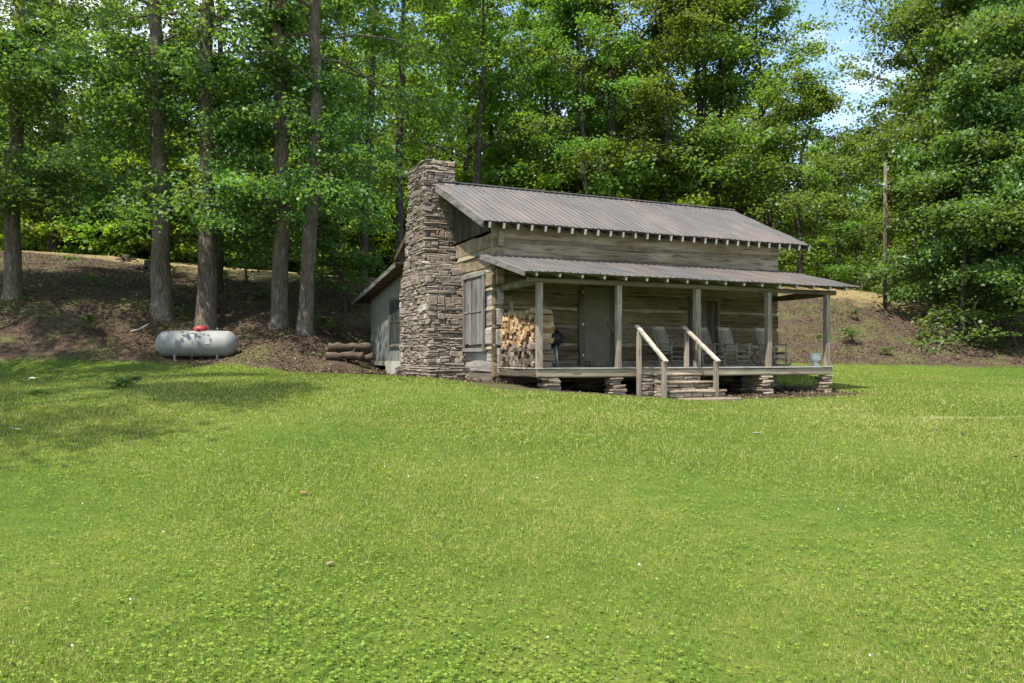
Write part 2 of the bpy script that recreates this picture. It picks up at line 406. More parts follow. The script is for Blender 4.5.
class MB:
    """collects shapes for ONE mesh"""

    def __init__(s, dz=0.):
        s.v = []; s.f = []; s.dz = dz; s.sm = []

    def add(s, vs, fs, smooth=False):
        b = len(s.v); s.v += [tuple(x) for x in vs]; s.f += [tuple(i+b for i in f) for f in fs]; s.sm += [smooth]*len(fs)

    def box(s, a, b):
        x0, y0, z0 = a; x1, y1, z1 = b
        s.add([(x0, y0, z0), (x1, y0, z0), (x1, y1, z0), (x0, y1, z0), (x0, y0, z1), (x1, y0, z1), (x1, y1, z1), (x0, y1, z1)],
              [(0, 3, 2, 1), (4, 5, 6, 7), (0, 1, 5, 4), (1, 2, 6, 5), (2, 3, 7, 6), (3, 0, 4, 7)])

    def bar(s, p, q, w, h, up=(0, 0, 1)):
        """rectangular bar from p to q, w across, h along up"""
        p = Vector(p); q = Vector(q); d = (q-p).normalized(); up = Vector(up)
        sd = d.cross(up)
        if sd.length < 1e-4: sd = d.cross(Vector((0, 1, 0)))
        sd.normalize(); u2 = sd.cross(d).normalized()
        vs = []
        for e in (p, q):
            for a, b in ((-1, -1), (1, -1), (1, 1), (-1, 1)):
                vs.append(e + sd*(a*w/2) + u2*(b*h/2))
        s.add(vs, [(3, 2, 1, 0), (4, 5, 6, 7), (0, 1, 5, 4), (1, 2, 6, 5), (2, 3, 7, 6), (3, 0, 4, 7)])

    def tube(s, pts, rad, n=8, cap=True):
        pts = [Vector(p) for p in pts]; k = len(pts)
        if isinstance(rad, (int, float)): rad = [rad]*k
        vs = []; fs = []
        ref = Vector((0, 0, 1))
        for i, p in enumerate(pts):
            d = (pts[min(i+1, k-1)]-pts[max(i-1, 0)]).normalized()
            r0 = ref if abs(d.dot(ref)) < .95 else Vector((1, 0, 0))
            a = d.cross(r0).normalized(); b = a.cross(d)
            for j in range(n):
                an = 2*math.pi*j/n
                vs.append(p+(a*math.cos(an)+b*math.sin(an))*rad[i])
        for i in range(k-1):
            for j in range(n):
                j2 = (j+1) % n
                fs.append((i*n+j, i*n+j2, (i+1)*n+j2, (i+1)*n+j))
        s.add(vs, fs, True)
        if cap:
            b = len(s.v)-len(vs)
            s.f += [tuple(b+j for j in reversed(range(n))), tuple(b+(k-1)*n+j for j in range(n))]; s.sm += [False, False]

    def lathe(s, prof, n=20, c=(0, 0, 0), smooth=True):
        vs = []; fs = []; k = len(prof)
        for r, z in prof:
            for j in range(n):
                an = 2*math.pi*j/n
                vs.append((c[0]+r*math.cos(an), c[1]+r*math.sin(an), c[2]+z))
        for i in range(k-1):
            for j in range(n):
                j2 = (j+1) % n
                fs.append((i*n+j, i*n+j2, (i+1)*n+j2, (i+1)*n+j))
        s.add(vs, fs, smooth)

    def rough_box(s, a, b, ch=.012, jit=.006, rng=random):
        """chamfered, slightly irregular block"""
        x0, y0, z0 = a; x1, y1, z1 = b
        ch = min(ch, (x1-x0)*.3, (y1-y0)*.3, (z1-z0)*.3)
        vs = []; idx = {}
        for ix, x in ((0, x0), (1, x1)):
            for iy, y in ((0, y0), (1, y1)):
                for iz, z in ((0, z0), (1, z1)):
                    sx = ch if ix == 0 else -ch; sy = ch if iy == 0 else -ch; sz = ch if iz == 0 else -ch
                    j = lambda: rng.uniform(-jit, jit)
                    jx, jy, jz = j(), j(), j()
                    for ax, (px, py, pz) in enumerate(((x, y+sy, z+sz), (x+sx, y, z+sz), (x+sx, y+sy, z))):
                        idx[(ix, iy, iz, ax)] = len(vs); vs.append((px+jx, py+jy, pz+jz))
        I = lambda ix, iy, iz, ax: idx[(ix, iy, iz, ax)]
        fs = []
        fs.append((I(0, 0, 0, 0), I(0, 0, 1, 0), I(0, 1, 1, 0), I(0, 1, 0, 0)))
        fs.append((I(1, 0, 0, 0), I(1, 1, 0, 0), I(1, 1, 1, 0), I(1, 0, 1, 0)))
        fs.append((I(0, 0, 0, 1), I(1, 0, 0, 1), I(1, 0, 1, 1), I(0, 0, 1, 1)))
        fs.append((I(0, 1, 0, 1), I(0, 1, 1, 1), I(1, 1, 1, 1), I(1, 1, 0, 1)))
        fs.append((I(0, 0, 0, 2), I(0, 1, 0, 2), I(1, 1, 0, 2), I(1, 0, 0, 2)))
        fs.append((I(0, 0, 1, 2), I(1, 0, 1, 2), I(1, 1, 1, 2), I(0, 1, 1, 2)))
        for iz in (0, 1):
            for iy in (0, 1):      # edges along x
                fs.append((I(0, iy, iz, 1), I(1, iy, iz, 1), I(1, iy, iz, 2), I(0, iy, iz, 2)))
            for ix in (0, 1):      # edges along y
                fs.append((I(ix, 0, iz, 0), I(ix, 1, iz, 0), I(ix, 1, iz, 2), I(ix, 0, iz, 2)))
        for ix in (0, 1):
            for iy in (0, 1):      # edges along z
                fs.append((I(ix, iy, 0, 0), I(ix, iy, 1, 0), I(ix, iy, 1, 1), I(ix, iy, 0, 1)))
        for ix in (0, 1):
            for iy in (0, 1):
                for iz in (0, 1):
                    fs.append((I(ix, iy, iz, 0), I(ix, iy, iz, 1), I(ix, iy, iz, 2)))
        s.add(vs, fs)

    def build(s, name, mat, parent=None, fix=True):
        me = bpy.data.meshes.new(name)
        me.from_pydata([(x, y, z+s.dz) for x, y, z in s.v], [], s.f)
        me.polygons.foreach_set('use_smooth', s.sm)
        if fix:
            bm = bmesh.new(); bm.from_mesh(me); bmesh.ops.recalc_face_normals(bm, faces=bm.faces); bm.to_mesh(me); bm.free()
        me.materials.append(M[mat] if isinstance(mat, str) else mat)
        return link(name, me, parent)


HB = ZD-ZB                                 # cabin parts are written relative to the porch floor


def HM():
    return MB(HB)


def lawn_pt(px, py):
    for Y in np.arange(3, 32, .02):
        x = (px-512)/F*Y
        if HY+F*(ZC-gz(x, Y))/Y <= py: break
    return x, Y, gz(x, Y)


_da, _db, _dc = lawn_pt(890, 417.5), lawn_pt(1030, 416.5), lawn_pt(850, 409)


def dry_at(x, y):                          # a strip of dry mown hay across the lawn on the right
    yl = _da[1]+(x-_da[0])*(_db[1]-_da[1])/(_db[0]-_da[0])
    d = np.exp(-((y-yl-.08*np.sin(x*3.1))/(.17+.07*np.sin(x*1.7)))**2)*np.clip((x-_da[0])/.8, 0, 1)*.9
    e = np.exp(-((y-_dc[1]-.1*np.sin(x*2.3))/.3)**2)*np.clip((x-_dc[0]+1.6)/1, 0, 1)*np.clip((_dc[0]+.5-x)/.6, 0, 1)*.55
    return np.maximum(d, e)


# ------------------------------------------------------------------ GROUND
def axis(lo, hi, step, far0, far1):
    a = list(np.arange(lo, hi+1e-6, step)); s = step
    x = lo
    while x > far0: s *= 1.35; x -= s; a.insert(0, x)
    s = step; x = hi
    while x < far1: s *= 1.35; x += s; a.append(x)
    return np.array(a)


gx = axis(-34, 34, .3, -420, 420); gy = axis(1, 48, .3, -80, 480)
GX, GY = np.meshgrid(gx, gy)
GZ = ground(GX, GY)
bank = np.clip(-lawn_sd(GX, GY), 0, 1)
GZ = GZ + bank*(np.sin(GX*1.9+np.sin(GY*1.3)*1.4)*np.sin(GY*1.6+GX*.5)*.03 + np.sin(GX*4.3+1.1*GY)*np.sin(GY*3.7-GX)*.025) \
    + (1-bank)*(np.sin(GX*.9+GY*.4)*np.sin(GY*.7)*.012)
nxg, nyg = len(gx), len(gy)
ii = (np.arange(nyg-1)[:, None]*nxg+np.arange(nxg-1)[None, :]).ravel()
me = mesh_np('ground', np.c_[GX.ravel(), GY.ravel(), GZ.ravel()], np.c_[ii, ii+1, ii+nxg+1, ii+nxg], M['ground'], 4, True)
ca = me.color_attributes.new('zone', 'FLOAT_COLOR', 'POINT')
dryd = dry_at(GX, GY)
zone = np.c_[np.clip(lawn_sd(GX, GY)/9+.5, 0, 1).ravel(), np.clip(crest_sd(GX, GY)/9+.5, 0, 1).ravel(), dryd.ravel(), np.ones(GX.size)]
ca.data.foreach_set('color', zone.astype(np.float32).ravel())
tag(link('ground', me), 'mown green lawn rising to a brown leaf covered bank', None, None, 'structure')

# ------------------------------------------------------------------ GRASS, CLOVER, LITTER


def blades(n, y0, y1, pw, hh, ww, seed):
    r = np.random.default_rng(seed)
    q = r.random(n); a = 1-pw
    y = (y0**a+(y1**a-y0**a)*q)**(1/a)
    x = (r.random(n)*2-1)*(y*.67+.4)
    k = (lawn_sd(x, y) > r.normal(0.05, .22, n)) & (r.random(n) > dry_at(x, y)*1.05); x, y = x[k], y[k]; n = len(x)
    z = ground(x, y)-.004
    sc = np.clip(y/6., .8, 3.2)
    az = r.random(n)*6.283; lean = np.abs(r.normal(.35, .6, n)).clip(0, 1.4)
    h = hh*(.55+.8*r.random(n))*np.minimum(sc, 1.5); w = ww*(.6+.7*r.random(n))*sc
    dx, dy = np.cos(az)*np.sin(lean), np.sin(az)*np.sin(lean); dz = np.cos(lean)
    a2 = r.random(n)*6.283
    sx, sy = np.cos(a2)*w/2, np.sin(a2)*w/2
    v = np.empty((n, 3, 3))
    v[:, 0] = np.c_[x-sx, y-sy, z]; v[:, 1] = np.c_[x+sx, y+sy, z]; v[:, 2] = np.c_[x+dx*h, y+dy*h, z+dz*h]
    return v.reshape(-1, 3), np.arange(n*3).reshape(-1, 3)


v1, f1 = blades(300000, 2.6, 13, 1.25, .034, .006, 1)
v2, f2 = blades(170000, 11, 33, .7, .032, .009, 2)
me = mesh_np('grass', np.r_[v1, v2], np.r_[f1, f2+len(v1)], M['grass'], 3)
tag(link('grass', me), 'short mown green grass blades covering the lawn', 'grass', None, 'stuff')


def leaf_quads(p, d, nrm, L, Wd, fold=.12):
    """folded rhombus leaves; all arguments are (n,..) arrays"""
    s = np.cross(d, nrm); s /= np.linalg.norm(s, axis=1, keepdims=True)+1e-9
    nrm = np.cross(s, d)
    L = L[:, None]; Wd = Wd[:, None]
    v = np.empty((len(p), 4, 3))
    v[:, 0] = p
    v[:, 1] = p+d*L*.45+s*Wd*.5+nrm*L*fold
    v[:, 2] = p+d*L-nrm*L*.08
    v[:, 3] = p+d*L*.45-s*Wd*.5+nrm*L*fold
    return v.reshape(-1, 3), np.arange(len(p)*4).reshape(-1, 4)


def smooth_noise(x, y, seed):
    r = np.random.default_rng(seed); o = 0
    for k in range(6):
        a = r.random()*6.28; fq = .5+1.8*r.random(); o = o+np.sin((x*np.cos(a)+y*np.sin(a))*fq*2+r.random()*6.28)
    return o/6


r = np.random.default_rng(5); n = 44000
q = r.random(n); y = (2.7**-.5+(14**-.5-2.7**-.5)*q)**-2.; x = (r.random(n)*2-1)*(y*.67+.4)
k = smooth_noise(x, y, 3)+.75*r.normal(0, 1, n) > .40; x, y = x[k], y[k]; n = len(x)
z = ground(x, y)+.02+.022*r.random(n)
P3, D3, N3, L3 = [], [], [], []
a0 = r.random(n)*6.28; size = (.008+.008*r.random(n))*np.clip(y/6, 1, 2)
tl = np.c_[r.normal(0, .6, n), r.normal(-.35, .6, n), np.ones(n)]
for j in range(3):
    a = a0+j*2.094
    D3.append(np.c_[np.cos(a), np.sin(a), r.normal(.05, .15, n)]); P3.append(np.c_[x, y, z]); N3.append(tl); L3.append(size)
P3, D3, N3, L3 = map(np.concatenate, (P3, D3, N3, L3))
D3 /= np.linalg.norm(D3, axis=1, keepdims=True)
v, f = leaf_quads(P3, D3, N3, L3, L3*.95, .05)
me = mesh_np('clover', v, f, M['clover'], 4)
tag(link('clover', me), 'light green clover leaves mixed into the near lawn', 'clover', None, 'stuff')
# clover blossoms
mb = MB()
for i in range(16):
    yy = random.uniform(3.2, 11); xx = random.uniform(-.64, .64)*yy; zz = gz(xx, yy)+.035
    rr = random.uniform(.005, .008)
    mb.lathe([(0.0005, -rr), (rr*.8, -rr*.5), (rr, 0), (rr*.7, rr*.6), (.0005, rr)], 6, (xx, yy, zz))
tag(mb.build('clover_blossoms', 'white_flower'), 'tiny white clover blossoms dotted over the near lawn', 'clover', None, 'stuff')

# leaf litter on the banks
r = np.random.default_rng(9)
n = 110000
y = r.uniform(20, 43, n); x = (r.random(n)*2-1)*(y*.67+1)
sd = lawn_sd(x, y)
dx, dy = x-HX, y-HYY; u = dx*CA+dy*SA; vv = -dx*SA+dy*CA
inside = (u > -.2) & (u < 9.6) & (vv > 2.4) & (vv < 12)
k = (sd < r.normal(-.1, .35, n)) & ~inside & (crest_sd(x, y) < r.normal(-.3, 1, n)) & (smooth_noise(x*.6, y*.6, 8)+r.normal(0, .4, n) > -.35)
x, y = x[k], y[k]; n = len(x)
z = ground(x, y)+.03+.03*r.random(n)
a = r.random(n)*6.28
d = np.c_[np.cos(a), np.sin(a), r.normal(0, .25, n)]; d /= np.linalg.norm(d, axis=1, keepdims=True)
nr = np.c_[r.normal(0, .4, n), r.normal(0, .4, n), np.ones(n)]
L = .04+.07*r.random(n)
v, f = leaf_quads(np.c_[x, y, z], d, nr, L, L*.6, .15)
me = mesh_np('leaf_litter', v, f, M['litter'], 4)
tag(link('leaf_litter', me), 'brown dead leaves scattered over the bank and bare soil', 'leaf litter', None, 'stuff')

# ------------------------------------------------------------------ TREES


def tube_np(pts, rad, n, V, Fc, base, flute=None):
    pts = np.asarray(pts, float); k = len(pts)
    d = np.gradient(pts, axis=0); d /= np.linalg.norm(d, axis=1, keepdims=True)+1e-9
    ref = np.where((np.abs(d[:, 2]) < .9)[:, None], np.array([[0, 0, 1.]]), np.array([[1., 0, 0]]))
    if np.abs(d[:, 2]).mean() > .7: ref = np.tile([[1., 0, 0]], (k, 1))
    a = np.cross(d, ref); a /= np.linalg.norm(a, axis=1, keepdims=True)+1e-9
    b = np.cross(d, a)
    an = np.arange(n)*2*np.pi/n
    rr = np.asarray(rad)[:, None]*np.ones((1, n))
    if flute is not None: rr = rr*flute
    v = pts[:, None, :]+rr[:, :, None]*(np.cos(an)[None, :, None]*a[:, None, :]+np.sin(an)[None, :, None]*b[:, None, :])
    V.append(v.reshape(-1, 3))
    i = np.arange(k-1)[:, None]*n; j = np.arange(n)[None, :]; j2 = (j+1) % n
    Fc.append(np.stack([i+j, i+j2, i+n+j2, i+n+j], -1).reshape(-1, 4)+base[0]); base[0] += k*n


def gen_tree(seed, H=24, r0=.34, fb=6., Rc=5., nl=26, nsub=5, spray=34, leaf=.14, droop=.35, lean=(0, 0), up=.5, dead=3,
             flat=.55, tilt=.8, spr=.75, sweep=None):
    r = np.random.default_rng(seed)
    V, Fc, base = [], [], [0]
    k = 24
    tt = np.linspace(0, 1, k)**1.5
    wob = np.cumsum(r.normal(0, .15, (k, 2)), axis=0)*tt[:, None]
    tr = np.c_[lean[0]*tt+wob[:, 0], lean[1]*tt+wob[:, 1], -.4+tt*(H+.4)]
    rad = r0*(1-tt)**.75*np.interp(tt, [0, .45, .7, 1], [.97, .9, .5, .4])+.02
    rad = rad+r0*.45*np.exp(-np.maximum(tr[:, 2], 0)/.28)
    fl = 1+.10*np.sin(np.arange(14)[None, :]*2.7+seed)*np.exp(-tt[:, None]*12)+r.normal(0, .04, (k, 14))
    tube_np(tr, rad, 14, V, Fc, base, fl)
    sprays = []

    def at(h):
        return np.array([np.interp(h, tr[:, 2], tr[:, 0]), np.interp(h, tr[:, 2], tr[:, 1]), h]), np.interp(h, tr[:, 2], rad)
    az = r.random()*6.28
    for i in range(nl):
        q = (i+r.random()*.8)/nl
        h = fb+(H*.96-fb)*q
        az += 2.4+r.normal(0, .35)
        a = az
        p0, rt = at(h)
        prof = (.62+.5*math.sin(math.pi*min(1, q*1.1+.12)))*(1-.62*q**3)
        Ln = Rc*prof*r.uniform(.75, 1.18)
        if sweep is not None: Ln *= 1+sweep[1]*max(0, math.cos(a-sweep[0]))
        el = up*(.5+.9*q)+r.normal(0, .2)
        s = np.linspace(0, 1, 7)
        bend = r.normal(0, .28)
        ang = a+bend*s
        hor = Ln*s*math.cos(el)
        pts = np.c_[p0[0]+np.cos(ang)*hor, p0[1]+np.sin(ang)*hor, p0[2]+Ln*(s*math.sin(el)-droop*s**2*(1-.6*q))]
        pts[1:] += np.cumsum(r.normal(0, .085*Ln/5, (6, 3)), axis=0)
        rb = max(.014, min(rt*.45, .0105*Ln))
        tube_np(pts, rb*(1-s*.85), 5, V, Fc, base)
        sprays.append((pts[-1], .65)); sprays.append((pts[-2], .8))
        for j in range(nsub):
            ss = .16+.8*(j+r.random()*.7)/nsub
            pb = np.array([np.interp(ss, s, pts[:, c]) for c in range(3)])
            sa = np.interp(ss, s, ang)+(1 if j % 2 else -1)*r.uniform(.5, 1.25)
            sl = Ln*r.uniform(.24, .5)*(1.2-.55*ss)
            s2 = np.linspace(0, 1, 4); e2 = el*.5+r.normal(0, .22)
            sp = np.c_[pb[0]+np.cos(sa)*sl*s2, pb[1]+np.sin(sa)*sl*s2, pb[2]+sl*(s2*math.sin(e2)-droop*.8*s2**2)]
            tube_np(sp, max(.008, rb*.35)*(1-s2*.8), 3, V, Fc, base)
            sprays.append((sp[-1], 1.)); sprays.append((sp[2], .8))
            if r.random() < .5: sprays.append((sp[1]+r.normal(0, .2, 3), .6))
    for i in range(dead):                     # bare snags low on the trunk
        h = r.uniform(fb*.45, fb*1.1); p0, rt = at(h); a = r.random()*6.28; Ln = r.uniform(.7, 2.2)
        s = np.linspace(0, 1, 5)
        pts = np.c_[p0[0]+np.cos(a+s*.5)*Ln*s, p0[1]+np.sin(a+s*.5)*Ln*s, p0[2]+Ln*(.25*s-.35*s**2)]
        tube_np(pts, .03*(1-s*.85), 4, V, Fc, base)
    wood = (np.concatenate(V), np.concatenate(Fc))
    # leaves
    cs = np.array([c for c, _ in sprays]); ws = np.array([w for _, w in sprays])
    cnt = np.maximum(4, (1.15*spray*ws*r.uniform(.35, 1.7, len(ws))).astype(int))
    idx = np.repeat(np.arange(len(cs)), cnt); n = len(idx)
    radius = (spr*ws*r.uniform(.7, 1.3, len(ws)))[idx]
    g = r.normal(0, .36, (n, 3)); off = g*radius[:, None]; off[:, 2] *= flat
    off[:, 2] -= .16*(g[:, 0]**2+g[:, 1]**2)*radius
    p = cs[idx]+off
    a = r.random(n)*6.28
    outward = np.arctan2(off[:, 1], off[:, 0])
    a = outward+r.normal(0, 1.0, n)
    d = np.c_[np.cos(a), np.sin(a), r.normal(-.25, .35, n)]; d /= np.linalg.norm(d, axis=1, keepdims=True)
    nr = np.c_[r.normal(0, tilt, n), r.normal(0, tilt, n), np.ones(n)]
    L = leaf*r.uniform(.6, 1.3, n)
    lv = leaf_quads(p, d, nr, L, L*.82, .13)
    return wood, lv


def make_tree(name, loc, label, cat, leafm, group=None, bark='bark', rz=0., **kw):
    wood, lv = gen_tree(**kw)
    o = empty(name, loc, rz, label, cat, group)
    link('trunk', mesh_np('trunk', wood[0], wood[1], M[bark], 4, True), o)
    link('crown', mesh_np('crown', lv[0], lv[1], M[leafm], 4), o)
    return reg(o)


def tree_at(px, Y, dz=-.12):
    x = (px-512)/F*Y
    return (x, Y, gz(x, Y)+dz)


G1 = 'tall hardwoods on the near bank'
# --- the big trunks on the left bank, one by one
hero = [
    # px, Y, seed, H, r0, fb, Rc, lean, label
    (13, 30.5, 21, 25, .30, 5.6, 5.5, (-.2, .5), 'thick grey trunked hardwood at the far left edge of the picture'),
    (163, 30.2, 22, 26, .36, 6.2, 6.0, (-1.0, .4), 'thick leaning hardwood trunk on the bank behind the left end of the tank'),
    (206, 30.0, 23, 27, .37, 6.4, 6.0, (.1, .3), 'straight pale trunk hardwood rising right behind the red tank lid'),
    (279, 29.6, 24, 25, .32, 5.6, 5.8, (.2, .2), 'left trunk of the hardwood pair between tank and lean-to'),
    (305, 29.1, 25, 26, .29, 5.8, 5.6, (.6, -.3), 'right trunk of the hardwood pair between tank and lean-to'),
]
protos = []
for px, Y, sd_, H, r0, fb, Rc, lean, lab in hero:
    o = make_tree('hardwood_tree', tree_at(px, Y), lab, 'tree', 'leaf_near', G1, seed=sd_, H=H, r0=r0, fb=fb+3.4, Rc=Rc, nl=15, nsub=6,
                  spray=46, leaf=.17, droop=.42, lean=lean, up=.62, sweep=(-1.57, .25), spr=1.0)
    protos.append(o)
thin = make_tree('hardwood_tree', tree_at(218, 36), 'thin dark trunk standing just right behind the pale trunk by the tank', 'tree', 'leaf_mid', G1, 'bark_dark',
                 seed=31, H=22, r0=.2, fb=7, Rc=4.4, nl=18, nsub=5, spray=50, leaf=.18, droop=.3, spr=1.0)
copy_tree(thin, tree_at(363, 36), 1.1, 'slim trunk behind the hardwood pair, left of the lean-to roof')
copy_tree(thin, tree_at(401, 39), 2.6, 'slim straight trunk rising just left of the stone chimney top', scale=(1.05, 1.05, 1.15))
rough = make_tree('hardwood_tree', tree_at(473, 45), 'dark forked tree with crooked limbs right of the chimney top', 'tree', 'leaf_mid', G1, 'bark_dark',
                  seed=34, H=20, r0=.30, fb=6.4, Rc=6.2, nl=16, nsub=6, spray=45, leaf=.18, droop=.15, up=.75, spr=1.1)
broad = make_tree('hardwood_tree', tree_at(608, 46), 'thickest dark trunk rising behind the middle of the metal roof', 'tree', 'leaf_mid', G1, 'bark_dark',
                  seed=35, H=23, r0=.42, fb=5.5, Rc=6.5, nl=26, nsub=6, spray=52, leaf=.18, droop=.3, up=.6, spr=1.15)
copy_tree(thin, tree_at(660, 45), .4, 'slim dark trunk behind the right half of the metal roof')
copy_tree(broad, tree_at(698, 47), 2.0, 'dark double looking trunk behind the right end of the ridge', scale=(.9, .9, .95))
copy_tree(thin, tree_at(552, 50), 3.4, 'slim trunk deep in leaves behind the left half of the roof')
copy_tree(thin, tree_at(586, 44), 5.0, 'crooked slim trunk just left of the thickest trunk behind the roof', scale=(.8, .8, .85))
copy_tree(broad, tree_at(55, 47), 3.1, 'broad leafy tree high behind the far left trunk')
copy_tree(broad, tree_at(-40, 45), 5.2, 'broad leafy tree cut by the left picture edge behind the bank')
copy_tree(broad, tree_at(345, 50), 1.2, 'broad leafy tree behind the slim trunks left of the chimney', scale=(.9, .9, .95))
open_t = make_tree('hardwood_tree', tree_at(770, 46), 'open airy tree with spreading limbs beside the sky gap', 'tree', 'leaf_mid', G1, 'bark_dark',
                   seed=37, H=20, r0=.3, fb=4.0, Rc=6.2, nl=24, nsub=6, spray=48, leaf=.17, droop=.25, up=.7, spr=1.0)
lowb = make_tree('hardwood_tree', tree_at(800, 43), 'low bright green tree with drooping sprays over the right porch roof end', 'tree', 'leaf_mid', G1, 'bark_dark',
                 seed=38, H=12, r0=.18, fb=2.2, Rc=4.4, nl=22, nsub=6, spray=55, leaf=.16, droop=.5, up=.45, spr=.95)
# --- understory trees with low leafy limbs among the big trunks
und_t = make_tree('understory_tree', tree_at(207, 30.9), 'low limbed leafy tree hidden close behind the pale trunk by the tank', 'tree', 'leaf_near', 'understory trees among the big trunks', 'bark',
                  seed=71, H=10.8, r0=.06, fb=3.2, Rc=4.6, nl=18, nsub=6, spray=44, leaf=.16, droop=.3, up=.3, spr=.95, dead=1)
for px, Y, rz, sc, lab in ((162, 31.2, 1., (1, 1, 1), 'low limbed leafy tree close behind the leaning trunk'),
                           (305, 29.9, 2.2, (.9, .9, .95), 'low limbed leafy tree close behind the right trunk of the hardwood pair'),
                           (280, 30.5, 3.6, (1, 1, 1.1), 'low limbed leafy tree close behind the left trunk of the hardwood pair'),
                           (15, 31.5, 4.6, (1.05, 1.05, 1), 'low limbed leafy tree close behind the far left trunk'),
                           (-40, 30, 5.4, (1.1, 1.1, 1), 'low limbed leafy tree reaching in from the left picture edge')):
    copy_tree(und_t, tree_at(px, Y), rz, lab, None, sc)
# --- the large tree at the right edge, leaves to the ground
big = make_tree('hardwood_tree', tree_at(1003, 38), 'huge full leaved tree filling the right edge with branches to the bank', 'tree', 'leaf_dark', G1, 'bark_dark',
                seed=41, H=25, r0=.40, fb=2.0, Rc=5.3, nl=46, nsub=7, spray=64, leaf=.18, droop=.42, up=.48, spr=1.1, sweep=(-1.7, .3))
copy_tree(big, tree_at(1085, 41), .5, 'dark leaved tree half cut off behind the huge right edge tree')
copy_tree(broad, tree_at(1016, 44), 4.2, 'second dark trunk close behind the huge right edge tree')
copy_tree(broad, tree_at(934, 45), 3.3, 'leafy tree leaning over the sky gap right of the utility pole', scale=(.95, .95, 1.))
copy_tree(big, tree_at(960, 46), .3, 'full leaved tree right of the utility pole behind the huge tree', scale=(.95, .95, .95))

# --- trees of the belt beyond the crest
fo = []
for i, (sd_, H, Rc, fb, lm) in enumerate([(51, 22, 5.2, 2.5, 'leaf_back'), (52, 25, 5.6, 4, 'leaf_mid'), (53, 19, 4.8, 2, 'leaf_back'), (54, 23, 5.4, 3, 'leaf_mid')]):
    fo.append(dict(seed=sd_, H=H, r0=.24, fb=fb, Rc=Rc, nl=22, nsub=5, spray=34, leaf=.25, droop=.3, up=.55, spr=1.2, lm=lm))
fp = [None]*4
und = [None]*2
r = random.Random(3)
ROWS = [(47.5, 4.8), (53, 5.), (59, 5.2), (66, 5.5), (75, 6.0), (84, 6.5)]
LABB = {'l': 'backlit bright green tree in the woods beyond the left crest',
        'm': 'full leaved tree in the dense woods behind the cabin roof',
        'r': 'soft green tree beyond the crest right of the porch',
        'e': 'dense tree in the woods behind the huge right tree'}
GB = {'l': 'woods beyond the left crest', 'm': 'woods behind the cabin', 'r': 'trees beyond the right crest', 'e': 'woods behind the right edge tree'}
for Y, stp in ROWS:
    x = -.70*Y-3
    while x < .70*Y+3:
        xx = x+r.uniform(-1.2, 1.2); yy = Y+r.uniform(-2, 2); x += stp*r.uniform(.85, 1.2)
        px = 512+F*xx/yy
        z_ = 'l' if px < 400 else 'm' if px < 770 else 'r' if px < 915 else 'e'
        if z_ == 'l' and Y < 62: continue
        if z_ == 'l' and r.random() < .08: continue
        k = r.randrange(4); s = r.uniform(.82, 1.12)
        if 800 < px < 905:                                        # the open notch: only lower, farther trees
            if yy < 57: continue
            s = min(s, (ZC+(HY-r.uniform(70, 125))*yy/F-gz(xx, yy))/24)
        if Y < 50 and z_ == 'l': k = r.choice((0, 2)); s *= .9
        loc = (xx, yy, gz(xx, yy)-.1)
        if fp[k] is None:
            d = dict(fo[k]); lm = d.pop('lm')
            fp[k] = make_tree('forest_tree', loc, LABB[z_], 'tree', lm, GB[z_], 'bark_dark', **d)
        else:
            copy_tree(fp[k], loc, r.uniform(0, 6.28), LABB[z_], GB[z_], (s, s, s*r.uniform(.9, 1.12)))
# --- understory shrubs and saplings at the wood's edge
sap = make_tree('sapling', tree_at(322, 37), 'leafy sapling at the foot of the hardwood pair', 'sapling', 'leaf_near', 'saplings on the left bank', 'bark_dark',
                seed=61, H=5.2, r0=.05, fb=.9, Rc=1.7, nl=16, nsub=4, spray=24, leaf=.14, droop=.3, dead=0, spr=.5)
copy_tree(sap, tree_at(247, 38), 2., 'leafy sapling between the tank trunk and the hardwood pair', scale=(.8, .8, .7))
copy_tree(sap, tree_at(345, 33), 4., 'leafy sapling close to the lean-to eave', scale=(1, 1, .8))
low_r = make_tree('understory_tree', tree_at(962, 36.2), 'dark low limbed tree in front of the huge right tree, left of its trunk', 'tree', 'leaf_dark', 'understory trees under the right tree', 'bark_dark',
                  seed=72, H=12, r0=.10, fb=1.5, Rc=3.7, nl=22, nsub=6, spray=44, leaf=.17, droop=.4, up=.4, spr=.95, dead=1)
copy_tree(low_r, tree_at(1012, 36.0), 2.1, 'dark low limbed tree in front of the huge right trunk', None, (1.05, 1.05, 1.05))
copy_tree(low_r, tree_at(1050, 37), 4.1, 'dark low limbed tree at the right picture edge', None, (1.1, 1.1, 1.3))
copy_tree(low_r, tree_at(996, 36.8), 5.1, 'taller dark leaved tree before the huge right trunk', None, (1., 1., 1.6))
bush = make_tree('understory_bush', tree_at(40, 50), LABB['l'], 'bush', 'leaf_back', 'sunlit bushes beyond the left crest', 'bark_dark',
                 seed=62, H=5, r0=.07, fb=.4, Rc=2.6, nl=20, nsub=4, spray=36, leaf=.2, droop=.25, up=.7, dead=0, spr=.7)
bush['label'] = 'sunlit yellow green bush at the edge of the woods'
for i in range(44):
    Y = r.uniform(45.5, 60); px = r.uniform(-20, 420) if i < 34 else r.uniform(430, 800)
    s = r.uniform(.8, 1.5)
    copy_tree(bush, tree_at(px, Y), r.uniform(0, 6.28), None if i < 34 else 'low leafy bush in the woods behind the cabin roof',
              None if i < 34 else 'bushes behind the cabin', (s, s, s*r.uniform(.8, 1.2)))
